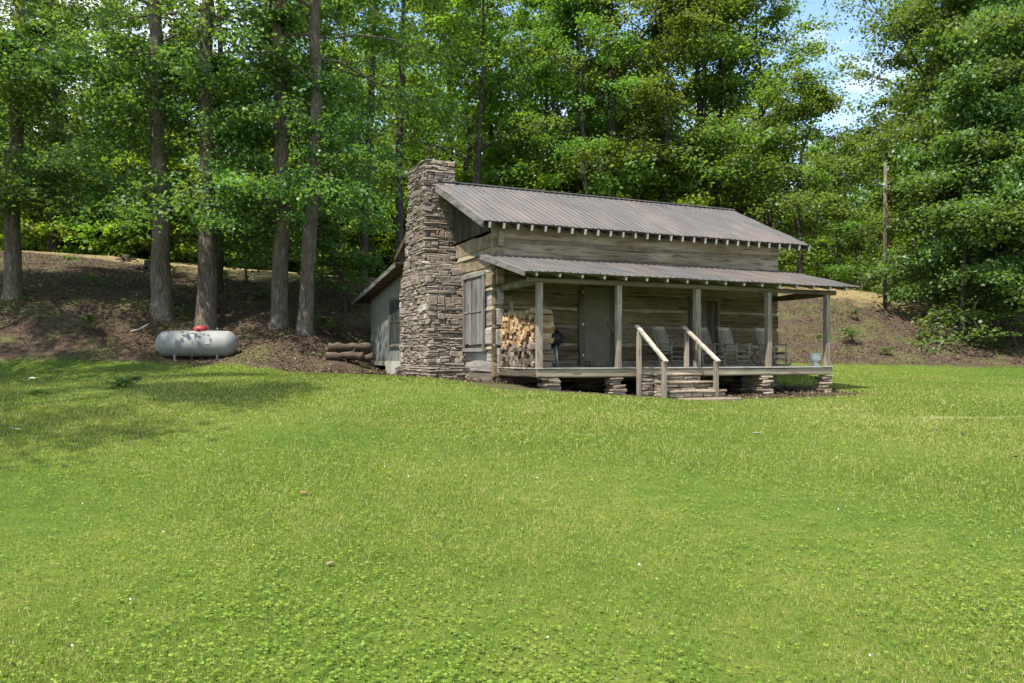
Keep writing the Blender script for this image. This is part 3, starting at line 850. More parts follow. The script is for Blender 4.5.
# bushes and low branches at right under the huge tree
copy_tree(sap, tree_at(1016, 34.5), 1.0, 'low dark green bush on the bank at the right picture edge', 'bushes under the right tree', (1.3, 1.3, .55))
copy_tree(bush, tree_at(930, 56), 1.0, 'pale bush behind the crest under the huge right tree', 'bushes under the right tree', (1.2, 1.2, .9))
copy_tree(bush, tree_at(985, 52), 2.0, 'bush deep behind the trunk of the huge right tree', 'bushes under the right tree', (1.3, 1.3, 1.1))
# trees off to the left that shade the lawn
for x, y, k, s in ((-14.2, 6.0, 0, .95), (-17, 10.5, 2, 1.), (-20, 15.5, 1, 1.), (-21, 5, 3, 1.), (-23, 21, 4, 1.)):
    copy_tree(protos[k], (x, y, gz(x, y)-.1), x, 'tall hardwood standing left of the tank side lawn', 'hardwoods left of the lawn', (s, s, s))

# small weeds on the left bank
weed = make_tree('weed', tree_at(64, 29.2), 'small green weed on the brown bank right of the far left trunk', 'weed', 'leaf_dark', 'weeds on the bank', 'bark_dark',
                 seed=63, H=.45, r0=.01, fb=.05, Rc=.4, nl=14, nsub=2, spray=5, leaf=.09, droop=.2, dead=0, spr=.15)
for px, Y, s, lab in ((80, 28.6, .7, 'small weed low on the bank left of the tank'), (110, 33, .6, 'small weed high on the bank near the leaning trunk'),
                      (178, 33.5, .7, 'weed between the leaning trunk and the pale trunk'), (238, 33, .8, 'weed right of the pale tank trunk'),
                      (810, 34.5, .5, 'weed on the brown bank behind the porch corner'),
                      (846, 37, .5, 'weed near the crest right of the porch post'), (960, 34.5, .8, 'weed on the shaded bank under the right tree')):
    copy_tree(weed, tree_at(px, Y, 0), px, lab, None, (s, s, s))

for i in range(25):
    px = r.uniform(-10, 350) if i < 20 else r.uniform(800, 1030); Y = r.uniform(28.5, 40) if i < 20 else r.uniform(33, 38)
    s = r.uniform(.35, .9)
    copy_tree(weed, tree_at(px, Y, 0), r.uniform(0, 6.28), 'low green sprig growing through the dead leaves of the left bank' if i < 20 else 'low green sprig growing through the dead leaves of the right bank',
              'sprigs on the left bank' if i < 20 else 'sprigs on the right bank', (s, s, s*r.uniform(.5, 1)))
# far wooded hill: one mass
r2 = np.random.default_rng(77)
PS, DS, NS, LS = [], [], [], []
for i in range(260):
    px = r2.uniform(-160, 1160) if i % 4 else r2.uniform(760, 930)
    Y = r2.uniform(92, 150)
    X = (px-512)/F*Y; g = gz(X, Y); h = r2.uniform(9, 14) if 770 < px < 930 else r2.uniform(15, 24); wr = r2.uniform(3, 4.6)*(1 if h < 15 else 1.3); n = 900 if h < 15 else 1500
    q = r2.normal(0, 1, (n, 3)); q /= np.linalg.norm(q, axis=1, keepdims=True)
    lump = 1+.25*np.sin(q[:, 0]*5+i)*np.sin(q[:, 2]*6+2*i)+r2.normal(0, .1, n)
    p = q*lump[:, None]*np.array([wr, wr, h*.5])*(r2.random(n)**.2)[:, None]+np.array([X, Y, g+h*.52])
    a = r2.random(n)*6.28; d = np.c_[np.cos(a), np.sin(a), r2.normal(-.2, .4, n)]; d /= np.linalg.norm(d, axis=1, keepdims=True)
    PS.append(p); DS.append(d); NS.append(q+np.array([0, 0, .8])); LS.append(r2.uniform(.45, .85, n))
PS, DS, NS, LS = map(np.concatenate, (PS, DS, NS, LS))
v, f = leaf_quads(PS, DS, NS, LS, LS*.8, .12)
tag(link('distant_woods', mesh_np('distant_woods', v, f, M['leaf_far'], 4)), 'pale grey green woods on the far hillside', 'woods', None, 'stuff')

# ------------------------------------------------------------------ CABIN
cabin = empty('log_cabin', (HX, HYY, ZB), ANG, 'weathered log cabin with stone chimney, long porch and ribbed metal roof', 'cabin')
VW, UR = 2.4, 9.55                          # facade depth, right corner
VREAR = 9.8


def hewn(mb, u0, u1, v0, v1, z0, z1, seg=16, amp=.012, along='u', rng=random):
    """hewn log: long block with a wavering, chamfered outline"""
    L0, L1 = (u0, u1) if along == 'u' else (v0, v1)
    T0, T1 = (v0, v1) if along == 'u' else (u0, u1)
    ch = .028
    ring = [(T0, z0+ch), (T0, z1-ch), (T0+ch, z1), (T1-ch, z1), (T1, z1-ch), (T1, z0+ch), (T1-ch, z0), (T0+ch, z0)]
    vs = []; fs = []
    wt = [rng.uniform(0, 6) for _ in range(4)]
    for i in range(seg+1):
        q = i/seg; L = L0+(L1-L0)*q
        wz = amp*1.6*math.sin(q*7+wt[0])+amp*math.sin(q*17+wt[1]); wy = amp*math.sin(q*9+wt[2])
        for (a, b) in ring:
            a += wy+rng.uniform(-amp, amp)*.4; b += (wz if b > (z0+z1)/2 else amp*math.sin(q*8+wt[3]))+rng.uniform(-amp, amp)*.3
            vs.append((L, a, b) if along == 'u' else (a, L, b))
    n = 8
    for i in range(seg):
        for j in range(n):
            fs.append((i*n+j, i*n+(j+1) % n, (i+1)*n+(j+1) % n, (i+1)*n+j))
    fs.append(tuple(range(n))); fs.append(tuple(seg*n+j for j in reversed(range(n))))
    mb.add(vs, fs)


# courses: (z0, z1)
front_courses = [(-.28, .08), (.17, .58), (.66, 1.09), (1.17, 1.58), (1.66, 2.04), (2.12, 2.49), (2.57, 2.93)]
upper_courses = [(3.0, 3.36), (3.45, 3.83)]
D1 = (2.45, 3.68); D2 = (6.22, 7.36)        # door openings along the front (with frames)


def cut_runs(z0, z1):
    holes = []
    if z1 > .02 and z0 < 2.43: holes.append(D1)
    if z1 > .02 and z0 < 2.02: holes.append(D2)
    x = -.12; runs = []
    for a, b in holes:
        runs.append((x, a)); x = b
    runs.append((x, UR+.12)); return runs


mb = HM()
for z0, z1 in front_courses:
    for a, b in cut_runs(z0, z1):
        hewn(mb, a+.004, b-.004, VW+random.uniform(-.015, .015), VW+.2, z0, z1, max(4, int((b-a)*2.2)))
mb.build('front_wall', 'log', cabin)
mb = HM()
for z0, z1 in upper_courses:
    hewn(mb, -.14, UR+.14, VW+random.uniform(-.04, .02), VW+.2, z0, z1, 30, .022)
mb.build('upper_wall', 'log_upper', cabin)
# chinking behind the gaps
allc = front_courses+upper_courses
for i, ((a0, a1), (b0, b1)) in enumerate(zip(allc[:-1], allc[1:])):
    for a, b in cut_runs(a1, b0):
        mb = HM(); mb.box((a+.02, VW+.035, a1-.03), (b-.02, VW+.15, b0+.03))
        mb.build('front_chinking', 'chink' if i in (1, 3) else 'chink_dark', cabin)
# gable end, left
gcs = [(-.16, .50), (.60, 1.02), (1.11, 1.56), (1.66, 2.10), (2.20, 2.60), (2.72, 3.12), (3.24, 3.66)]
mb2 = HM()
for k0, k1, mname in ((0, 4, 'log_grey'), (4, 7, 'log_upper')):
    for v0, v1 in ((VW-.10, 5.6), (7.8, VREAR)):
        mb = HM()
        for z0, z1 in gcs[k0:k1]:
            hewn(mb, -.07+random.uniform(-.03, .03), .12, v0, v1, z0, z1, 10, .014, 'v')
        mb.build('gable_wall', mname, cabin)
for (a0, a1), (b0, b1) in zip(gcs[:-1], gcs[1:]):
    mb2.add([(-.095, VW+.02, a1-.02), (-.095, 5.4, a1-.02), (-.02, 5.4, b0+.01), (-.02, VW+.02, b0+.01),
             (.06, VW+.02, a1-.02), (.06, 5.4, a1-.02), (.06, 5.4, b0+.01), (.06, VW+.02, b0+.01)],
            [(0, 1, 2, 3), (7, 6, 5, 4), (0, 4, 5, 1), (3, 2, 6, 7), (0, 3, 7, 4), (1, 5, 6, 2)])
mb2.build('gable_chinking', 'chink', cabin)
# right gable and rear wall
mb = HM()
for z0, z1 in allc:
    hewn(mb, UR-.12, UR+.06, VW+.21, VREAR-.02, z0, z1, 10, .012, 'v')
    hewn(mb, .14, UR-.14, VREAR-.2, VREAR, z0, z1, 10, .012, 'u')
mb.build('rear_wall', 'log', cabin)
# gable triangles of dark vertical boards
ZE, ZR, VE, VRG = 3.80, 5.66, 1.86, 6.1     # eave and ridge heights over the porch floor, their depth
VE2 = 10.35


def roof_z(v):
    return ZE+(ZR-ZE)*(v-VE)/(VRG-VE) if v <= VRG else ZE+(ZR-ZE)*(VE2-v)/(VE2-VRG)


for uu in (-.03, UR):
    mb = HM()
    n = 30
    for i in range(n):
        a = VW+(VREAR-VW)*i/n; b = VW+(VREAR-VW)*(i+1)/n-.012
        o = random.uniform(0, .012)
        za, zb = roof_z(a)-.06, roof_z(b)-.06
        lo = 3.72
        if min(za, zb) <= lo+.02: continue
        u0, u1 = uu-.02-o, uu+.02
        mb.add([(u0, a, lo), (u1, a, lo), (u1, b, lo), (u0, b, lo), (u0, a, za), (u1, a, za), (u1, b, zb), (u0, b, zb)],
               [(0, 3, 2, 1), (4, 5, 6, 7), (0, 1, 5, 4), (1, 2, 6, 5), (2, 3, 7, 6), (3, 0, 4, 7)])
    mb.build('gable_boards', 'gable_board', cabin)


def roof_sheet(mb, ul0, ur0, va, za, ul1, ur1, vb, zb, rib=.205, th=.012):
    """ribbed metal slope from eave (va,za) to top (vb,zb); ribs are part of the sheet's profile"""
    L = ur0-ul0; n = int(L/rib)
    prof = []
    for i in range(n):
        q0 = i*rib
        prof += [(q0, 0), (q0+rib*.40, 0), (q0+rib*.5, .006), (q0+rib*.60, 0), (q0+rib*.84, 0), (q0+rib*.885, .026), (q0+rib*.955, .026)]
    prof.append((L, 0))
    nv = Vector((0, -(zb-za), (vb-va))).normalized()
    if nv.z < 0: nv = -nv
    vs = []; k = len(prof); rows = 9
    for j in range(rows):
        q = j/(rows-1)
        ul = ul0+(ul1-ul0)*q; ur = ur0+(ur1-ur0)*q
        v_ = va+(vb-va)*q; z_ = za+(zb-za)*q
        for s_, h in prof:
            u_ = ul+(ur-ul)*s_/L
            wv = .006*math.sin(u_*2.1+j*1.7)+.004*math.sin(u_*5.3+j)
            vs.append((u_, v_+nv.y*(h+wv), z_+nv.z*(h+wv)))
    fs = []
    for j in range(rows-1):
        for i in range(k-1):
            a = j*k+i; fs.append((a, a+1, a+k+1, a+k))
    m = len(vs)
    vs2 = [(x, y-nv.y*th, z-nv.z*th) for x, y, z in vs]
    fs2 = [tuple(m+i for i in reversed(f)) for f in fs]
    edge = []
    for i in range(k-1):
        edge.append((i+1, i, m+i, m+i+1)); t_ = (rows-1)*k+i; edge.append((t_, t_+1, m+t_+1, m+t_))
    for j in range(rows-1):
        a, b = j*k, (j+1)*k; edge.append((a, b, m+b, m+a)); a += k-1; b += k-1; edge.append((b, a, m+a, m+b))
    mb.add(vs+vs2, fs+fs2+edge)


def slab(mb, quad, th):
    """thin slab below a quad"""
    q = [Vector(p) for p in quad]; n = (q[1]-q[0]).cross(q[3]-q[0]).normalized()
    if n.z > 0: n = -n
    vs = q+[p+n*th for p in q]
    mb.add(vs, [(0, 1, 2, 3), (7, 6, 5, 4), (0, 4, 5, 1), (1, 5, 6, 2), (2, 6, 7, 3), (3, 7, 4, 0)])


UL0, UR0, UL1, UR1 = -.66, 10.5, -.62, 11.0
mb = HM()
# the front slope stops short of the chimney on the left: two sheets
roof_sheet(mb, UL0, UR0, VE, ZE, UL0, UR1-.05, 5.72, roof_z(5.72))
roof_sheet(mb, .03, UR1-.05, 5.73, roof_z(5.73), .03, UR1, VRG, ZR)
roof_sheet(mb, .03, UR1, VE2, ZE, .03, UR1, VRG+.004, ZR)
roof_sheet(mb, UL0, .02, VE2, ZE, UL0, .02, 7.86, roof_z(7.86))
mb.bar((.03, VRG, ZR+.02), (UR1, VRG, ZR+.02), .22, .03)
roof = mb.build('roof', 'tin', cabin)
mb = HM()
slab(mb, [(UL0+.03, VE+.05, ZE-.005), (UR0-.03, VE+.05, ZE-.005), (UR1-.1, 5.7, roof_z(5.7)-.03), (UL0+.03, 5.7, roof_z(5.7)-.03)], .025)
slab(mb, [(.05, 5.71, roof_z(5.71)-.03), (UR1-.1, 5.71, roof_z(5.71)-.03), (UR1-.1, VRG, ZR-.03), (.05, VRG, ZR-.03)], .025)
slab(mb, [(.05, VRG+.01, ZR-.03), (UR1-.1, VRG+.01, ZR-.03), (UR1-.1, VE2-.03, ZE-.02), (.05, VE2-.03, ZE-.02)], .025)
slab(mb, [(UL0+.03, 7.88, roof_z(7.88)-.03), (.04, 7.88, roof_z(7.88)-.03), (.04, VE2-.03, ZE-.02), (UL0+.03, VE2-.03, ZE-.02)], .025)
mb.build('roof_sheathing', 'under', roof)
mb = HM()
mb.bar((UL0+.012, VE+.02, ZE-.10), (UL0+.012, 5.7, roof_z(5.7)-.12), .035, .17)
mb.build('rake_board', 'trimgrey', roof)
mb = HM()
mb.bar((UL0+.012, 7.9, roof_z(7.9)-.12), (UL0+.012, VE2-.02, ZE-.10), .035, .17)
mb.build('rake_board', 'gable_board', roof)
for i in range(28):
    uu = -.46+i*.405
    mb = HM(); w = .055+random.uniform(-.008, .008)
    sl = (ZR-ZE)/(VRG-VE)
    mb.bar((uu, VE+.05, ZE+.05*sl-.125), (uu+random.uniform(-.01, .01), VW+.25, ZE+(VW+.25-VE)*sl-.125), w, .165)
    mb.build('rafter', 'under', roof)
    mb = HM(); mb.bar((uu, VE+.025, ZE+.04*sl-.125), (uu, VE+.045, ZE+.05*sl-.125), w+.003, .15); mb.build('rafter_end', 'tail', roof)

# porch roof
PE, PT, PVE, PVT = 2.27, 2.98, -.42, 2.385
PUL, PUR = -.55, 10.2
mb = HM()
roof_sheet(mb, PUL, PUR, PVE, PE, PUL, PUR+.15, PVT, PT)
proof = mb.build('porch_roof', 'tin', cabin)
mb = HM()
slab(mb, [(PUL+.03, PVE+.04, PE-.008), (PUR-.03, PVE+.04, PE-.008), (PUR+.1, PVT-.01, PT-.025), (PUL+.03, PVT-.01, PT-.025)], .022)
mb.build('roof_sheathing', 'under', proof)
mb = HM()
mb.bar((PUL+.012, PVE+.01, PE-.07), (PUL+.012, PVT-.02, PT-.07), .03, .11)
mb.build('rake_board', 'trimgrey', proof)
for i in range(17):
    uu = -.2+i*.615
    mb = HM(); sl = (PT-PE)/(PVT-PVE)
    mb.bar((uu, PVE+.09, PE+.05*sl-.075), (uu, PVT-.05, PE+(PVT-.1-PVE)*sl-.075), .05, .095)
    mb.build('rafter', 'beam', proof)
    mb = HM()
    mb.bar((uu, PVE+.07, PE+.05*sl-.076), (uu, PVE+.085, PE+.06*sl-.076), .052, .09)
    mb.build('rafter_end', 'tail', proof)
mb = HM(); hewn(mb, -.25, 9.62, 0., .12, 2.06, 2.19, 20, .006); mb.build('porch_beam', 'beam_dark', cabin)
mb = HM(); hewn(mb, 9.42, 9.56, .14, 2.36, 2.02, 2.19, 8, .006, 'v'); mb.build('porch_beam', 'beam_dark', cabin)
mb = HM(); hewn(mb, .02, .15, .14, 2.28, 2.02, 2.19, 8, .006, 'v'); mb.build('porch_beam', 'beam_dark', cabin)
# posts
POSTS = [.06, 2.28, 4.71, 7.14, 9.30]
for i, uu in enumerate(POSTS):
    mb = HM(); w = (.145, .14, .16, .15, .14)[i]
    n = 9; vs = []; fs = []
    for j in range(n):
        z = .002+j/(n-1)*2.055
        du = random.uniform(-.004, .004); ww = w*(1+random.uniform(-.03, .03))
        for a, b in ((-.42, -.5), (.42, -.5), (.5, -.42), (.5, .42), (.42, .5), (-.42, .5), (-.5, .42), (-.5, -.42)):
            vs.append((uu+du+a*ww, .06+b*ww, z))
    for j in range(n-1):
        for q in range(8): fs.append((j*8+q, j*8+(q+1) % 8, j*8+8+(q+1) % 8, j*8+8+q))
    mb.add(vs, fs); mb.build('porch_post', 'post', cabin)
# deck
mb = HM()
b = -.04
while b < VW-.02:
    w = .135
    u = -.04
    while u < 9.5:
        L = random.uniform(2.6, 4.2); e = min(9.5, u+L)
        mb.rough_box((u, b, -.032), (e-.006, min(b+w-.007, VW-.015), random.uniform(-.003, .003)), .005, .002)
        u = e
    b += w
mb.build('porch_floor', 'deck', cabin)
mb = HM(); hewn(mb, -.03, 9.46, -.015, .035, -.235, -.036, 24, .006); mb.build('fascia_board', 'beam', cabin)
mb = HM(); hewn(mb, -.025, .03, .04, 2.38, -.235, -.036, 8, .005, 'v'); mb.build('fascia_board', 'beam_side', cabin)  # side board toned darker than the front one, its shade put into the colour
mb = HM()
for uu in np.arange(.6, 9.4, .62): mb.box((uu-.025, .06, -.20), (uu+.025, 2.36, -.034))
mb.build('floor_joists', 'under', cabin)
mb = HM()
mb.box((-.05, VW-.03, -.42), (UR+.05, VW+.2, -.29)); mb.box((-.08, VW+.22, -.42), (.14, VREAR, -.18))
mb.build('sill_beam', 'beam_side', cabin)


def stone_pile(mb, cu, cv, wu, wv, z0, z1, lean=0., h=(.05, .10)):
    z = z0
    while z < z1-.01:
        hh = min(random.uniform(*h), z1-z)
        s = random.uniform(.7, 1.2); t_ = random.uniform(.85, 1.15)
        k = 1+.25*(z1-z)/(z1-z0)
        ou = random.uniform(-.085, .085)+lean*(z-z0); ov = random.uniform(-.05, .03)
        mb.rough_box((cu+ou-wu/2*s*k, cv+ov-wv/2*t_*k, z), (cu+ou+wu/2*s*k, cv+ov+wv/2*t_*k, z+hh-.006), .02, .015)
        z += hh


def gdeck(u, v):
    x, y, _ = W(u, v); return gz(x, y)-ZD


piers = [(.36, .12, .40, .38, 0.), (2.22, .14, .34, .36, 0), (6.95, .14, .34, .36, 0), (9.2, .12, .30, .36, .15),
         (.12, 2.36, .4, .35, 0), (2.6, 2.4, .5, .4, 0), (6.3, 2.3, .55, .5, 0), (7.55, 1.6, .4, .4, 0), (9.2, 2.4, .5, .5, 0), (5.0, 6, .6, .6, 0)]
for cu, cv, wu, wv, ln in piers:
    mb = HM(); stone_pile(mb, cu, cv, wu, wv, gdeck(cu, cv)-.06, -.245 if cv < 2.2 else -.425, ln)
    mb.build('stone_pier', 'step_stone' if cv < .5 else 'stone', cabin)

# chimney: courses of flat fieldstone over a dark core


def chim(z):                                # u0, v0, v1
    if z < -.05: return (-1.28, 4.42, 7.86)
    if z < 2.7: k = (z+.05)/2.75; return (-1.16, 4.78+.22*k, 7.76)
    if z < 3.3: k = (z-2.7)/.6; return (-1.14+.12*k, 5.0+.74*k, 7.72)
    k = (z-3.3)/3; return (-1.02+.08*k, 5.74+.10*k, 7.66-.08*k)


CZ0, CZ1 = gdeck(-1, 5)-.12, 6.26
mb = HM(); core = HM()
z = CZ0
rs = random.Random(5)
while z < CZ1:
    h = rs.choice((.05, .06, .07, .08, .1, .12, .16, .21)) if z < CZ1-.2 else .11
    h = min(h, CZ1-z+.02)
    u0, v0, v1 = chim(z+h/2)
    core.box((u0+.03, v0+.03, z), (-.01 if z < 3.6 else -.02, v1-.03, z+h))
    u1 = 0.
    
    def course(a0, a1, put, wmin, wmax):
        a = a0
        while a < a1:
            w = rs.uniform(wmin, wmax)*(1.45 if h < .08 else .85); e = min(a+w, a1)
            if a1-e < .07: e = a1
            if h > .09 and rs.random() < .45:
                m = z+h*rs.uniform(.35, .65); put(a, e, z+rs.uniform(-.012, .006), m-.008)
                put(a+rs.uniform(0, .02), e-rs.uniform(0, .02), m, z+h-.012)
            else:
                put(a, e, z+rs.uniform(-.02, .008), z+h-rs.uniform(.006, .02))
            a = e
    P = lambda: rs.uniform(-.012, .04)
    course(u0+rs.uniform(-.03, .03), 0.02, lambda a, e, b, t_: mb.rough_box((a, v0-P(), b), (e-.009, v0+.16, t_), .018, .015, rs), .10, .42)
    course(v0+.17, v1+rs.uniform(-.03, .02), lambda a, e, b, t_: mb.rough_box((u0-P(), a, b), (u0+.16, e-.009, t_), .018, .015, rs), .12, .5)
    course(u0+.17, .02, lambda a, e, b, t_: mb.rough_box((a, v1-.16, b), (e-.012, v1+P()*.5, t_), .02, .01, rs), .2, .45)
    if z > 4.9:
        course(v0+.17, v1-.17, lambda a, e, b, t_: mb.rough_box((-.14, a, b), (.02, e-.012, t_), .02, .01, rs), .2, .4)
    z += h
ch = mb.build('chimney', 'stone', cabin)
core.build('chimney_core', 'mortar', ch)

# gable window shutter of grey boards
sh0, sh1, sz0, sz1 = 3.22, 4.58, .62, 2.42
mb = HM()
k = 7
for i in range(k):
    a = sh0+(sh1-sh0)*i/k
    mb.rough_box((-.16+random.uniform(-.008, .004), a, sz0+random.uniform(-.02, .02)), (-.13, a+(sh1-sh0)/k-.01, sz1+random.uniform(-.02, .02)), .006, .003)
shut = mb.build('window_shutter', 'shutter', cabin)
mb = HM()
mb.box((-.18, sh0+.03, (sz0+sz1)/2), (-.17, sh1-.03, (sz0+sz1)/2+.05))
mb.build('batten', 'trimgrey', shut)
mb = HM()
mb.box((-.155, sh0-.13, sz0-.1), (-.105, sh0-.01, sz1+.1)); mb.box((-.155, sh1+.01, sz0-.1), (-.105, sh1+.13, sz1+.1))
mb.box((-.165, sh0-.16, sz1+.102), (-.10, sh1+.16, sz1+.22)); mb.box((-.175, sh0-.16, sz0-.20), (-.09, sh1+.16, sz0-.102))
mb.build('window_frame', 'shutter', cabin)

# doors
for (a, b), top, kind in ((D1, 2.36, 'screen'), (D2, 1.96, 'plank')):
    mb = HM()
    mb.box((a, VW-.04, 0.002), (a+.10, VW+.16, top)); mb.box((b-.10, VW-.04, .002), (b, VW+.16, top)); mb.box((a-.04, VW-.06, top+.002), (b+.04, VW+.16, top+.10))
    mb.build('door_frame', 'doorframe', cabin)
    a2, b2 = a+.104, b-.104
    if kind == 'screen':
        mb = HM()
        y0, y1 = VW+.0, VW+.045
        mb.box((a2, y0, .02), (a2+.10, y1, top-.01)); mb.box((b2-.10, y0, .02), (b2, y1, top-.01))
        for z0, z1 in ((.02, .16), (1.14, 1.24), (top-.13, top-.01)): mb.box((a2+.102, y0, z0), (b2-.102, y1, z1))
        dr = mb.build('screen_door', 'doorframe', cabin)
        mb = HM(); mb.box((a2+.08, VW+.02, .1), (b2-.08, VW+.026, top-.08)); mb.build('door_screen', 'screen', dr)
        mb = HM()
        for zz in (.32, 1.19, 2.1): mb.box((a2-.03, y0-.018, zz-.035), (a2+.05, y0-.003, zz+.035))
        mb.build('hinge', 'steel', dr)
        mb = HM(); mb.tube([(b2-.05, y0-.05, 1.0), (b2-.05, y0-.05, 1.12)], .012, 8); mb.bar((b2-.05, y0-.05, 1.01), (b2-.05, y0, 1.01), .012, .012); mb.bar((b2-.05, y0-.05, 1.11), (b2-.05, y0, 1.11), .012, .012)
        mb.build('handle', 'steel', dr)
    else:
        mb = HM(); k = 6
        for i in range(k):
            w = (b2-a2)/k; mb.box((a2+i*w, VW+.06, .02), (a2+(i+1)*w-.008, VW+.10, top-.01))
        dr = mb.build('plank_door', 'door_dark', cabin)
        mb = HM(); mb.lathe([(.0005, 0), (.03, .01), (.03, .04), (.0005, .05)], 10, (a2+.09, VW+.04, 1.0)); mb.build('handle', 'steel', dr)
# corner boards seen by the woodpile
mb = HM(); mb.box((.30, VW-.05, .9), (.42, VW-.02, 1.75)); mb.build('wall_board', 'post', cabin)

# lean-to at the back
LU = -.76
LV0, LV1, LZ0, LZ1 = 7.95, 13.2, 3.02, 2.42


def lean_z(v):
    return 3.34+(2.47-3.34)*(v-7.9)/(14.1-7.9)


mb = HM()
mb.add([(LU, LV0, .13), (LU+.1, LV0, .13), (LU+.1, LV1, .13), (LU, LV1, .13),
        (LU, LV0, lean_z(LV0)-.1), (LU+.1, LV0, lean_z(LV0)-.1), (LU+.1, LV1, lean_z(LV1)-.1), (LU, LV1, lean_z(LV1)-.1)],
       [(0, 3, 2, 1), (4, 5, 6, 7), (0, 1, 5, 4), (1, 2, 6, 5), (2, 3, 7, 6), (3, 0, 4, 7)])
v = LV0+.15
while v < LV1:                              # board and batten
    mb.box((LU-.018, v-.02, .135), (LU+.002, v+.02, lean_z(v)-.12)); v += .42
mb.add([(LU+.1, LV1-.1, .13), (6.5, LV1-.1, .13), (6.5, LV1, .13), (LU+.1, LV1, .13), (LU+.1, LV1-.1, lean_z(LV1)-.1), (6.5, LV1-.1, lean_z(LV1)-.1), (6.5, LV1, lean_z(LV1)-.1), (LU+.1, LV1, lean_z(LV1)-.1)],
       [(0, 3, 2, 1), (4, 5, 6, 7), (0, 1, 5, 4), (1, 2, 6, 5), (2, 3, 7, 6), (3, 0, 4, 7)])
lw = mb.build('lean_to_wall', 'siding', cabin)
mb = HM(); mb.box((LU-.03, LV1-2.2, gdeck(LU, LV1)-.2), (LU+.13, LV1+.02, .128)); mb.box((LU-.02, LV0, gdeck(LU, LV0)-.2), (LU+.13, LV1-2.202, .128)); mb.box((LU+.13, LV1-.14, -.8), (6.5, LV1+.02, .128))
mb.build('lean_to_foundation', 'concrete', cabin)
w0, w1, wz0, wz1 = 9.05, 10.35, .78, 2.24
mb = HM()
mb.box((LU-.05, w0-.09, wz0-.09), (LU-.02, w0, wz1+.09)); mb.box((LU-.05, w1, wz0-.09), (LU-.02, w1+.09, wz1+.09))
mb.box((LU-.05, w0+.002, wz1), (LU-.02, w1-.002, wz1+.09)); mb.box((LU-.07, w0-.12, wz0-.15), (LU-.02, w1+.12, wz0-.092))
mb.box((LU-.045, w0+.002, (wz0+wz1)/2-.03), (LU-.022, w1-.002, (wz0+wz1)/2+.03)); mb.box((LU-.045, (w0+w1)/2-.02, wz0), (LU-.024, (w0+w1)/2+.02, wz1))
wn = mb.build('window', 'doorframe', lw)
mb = HM(); mb.box((LU-.03, w0, wz0), (LU-.021, w1, wz1)); mb.build('pane', 'glass', wn)
mb = HM()
roof_sheet(mb, -1.32, 7.2, 14.1, 2.47, -1.32, 7.2, 10.0, lean_z(10.0))
roof_sheet(mb, -1.32, -.02, 9.995, lean_z(9.995), -1.32, -.02, 7.9, 3.34)
lr = mb.build('lean_to_roof', 'tin', cabin)
mb = HM()
mb.bar((-1.30, 7.92, 3.25), (-1.30, 14.08, 2.39), .035, .15); mb.build('rake_board', 'trimgrey', lr)
mb = HM()
slab(mb, [(-1.28, 7.93, 3.31), (-.04, 7.93, 3.31), (-.04, 14.05, 2.44), (-1.28, 14.05, 2.44)], .022); mb.build('roof_sheathing', 'under', lr)


# handrails beside the steps


def ufrom(px, v):
    k = (px-512)/F
    return (k*HYY+k*v*CA-HX+v*SA)/(CA-k*SA)


for pxa, pxb, onfloor, lab in ((639, 664, False, ''), (686.5, 716, True, '')):
    va, vb = -.08, -1.12
    if onfloor: va = .04
    ua, ub = ufrom(pxa, va), ufrom(pxb, vb)
    za, zb = .96, .19
    top = gdeck(ub, vb)
    d = Vector((ub-ua, vb-va, zb-za)).normalized()
    mb = HM(); a = Vector((ua, va, za))-d*.12; b = Vector((ub, vb, zb))+d*.12
    mb.bar(a+Vector((0, 0, .03)), b+Vector((0, 0, .03)), .115, .05)
    rl = mb.build('handrail', 'rail', cabin)
    mb = HM(); mb.rough_box((ua-.05, va-.05, .002 if onfloor else gdeck(ua, va)-.1), (ua+.05, va+.05, za-.03), .006, .002); mb.build('rail_post', 'post', rl)
    mb = HM(); mb.rough_box((ub-.05, vb-.05, gdeck(ub, vb)-.1), (ub+.05, vb+.05, zb-.03), .006, .002); mb.build('rail_post', 'post', rl)

# ------------------------------------------------------------------ STONE STEPS
su0, su1 = ufrom(648, -.05), ufrom(692, -.05)
steps = empty('stone_steps', W((su0+su1)/2, -.6, gdeck((su0+su1)/2, -.6)), ANG, 'short flight of stacked grey stone steps up to the porch', 'steps')
cu = (su0+su1)/2; bz = gdeck(cu, -.6)
tre = [(-.06, -.42, -.15, 0, 0), (-.42, -.77, -.34, 0, .16), (-.77, -1.12, -.55, .05, .22)]
for i, (vb, va, top, l, rr) in enumerate(tre):
    mb = MB(); u0 = su0-l-cu; u1 = su1+rr-cu
    # riser stones
    z = bz-.15
    while z < top-.06:
        h = min(random.uniform(.07, .13), top-.055-z)
        if h < .03: break
        u = u0
        while u < u1:
            e = min(u+random.uniform(.18, .45), u1)
            mb.rough_box((u, va+.6+random.uniform(-.02, .015), z-bz), (e-.012, vb+.6-.005, z+h-.01-bz), .014, .008); u = e
        z += h
    mb.build('riser', 'step_stone', steps)
    mb = MB()
    u = u0-.03
    while u < u1:
        e = min(u+random.uniform(.5, .8), u1+.04); mb.rough_box((u, va+.6-.035, top-.055-bz), (e-.01, vb+.6-.01, top-bz), .014, .006); u = e
    mb.build('tread', 'step_stone', steps)
mb = MB(); mb.rough_box((su0+.1-cu, -1.55+.6, gdeck(cu, -1.4)-bz-.06), (su1+.36-cu, -1.13+.6, gdeck(cu, -1.3)-bz+.055), .02, .012); mb.build('bottom_slab', 'step_stone', steps)
mb = MB()
z = bz-.15
while z < -.15:
    h = random.uniform(.08, .15); mb.rough_box((su0-.22-cu, -.34+.6, z-bz), (su0-.015-cu, -.06+.6, min(z+h, -.14)-.01-bz), .02, .015); z += h
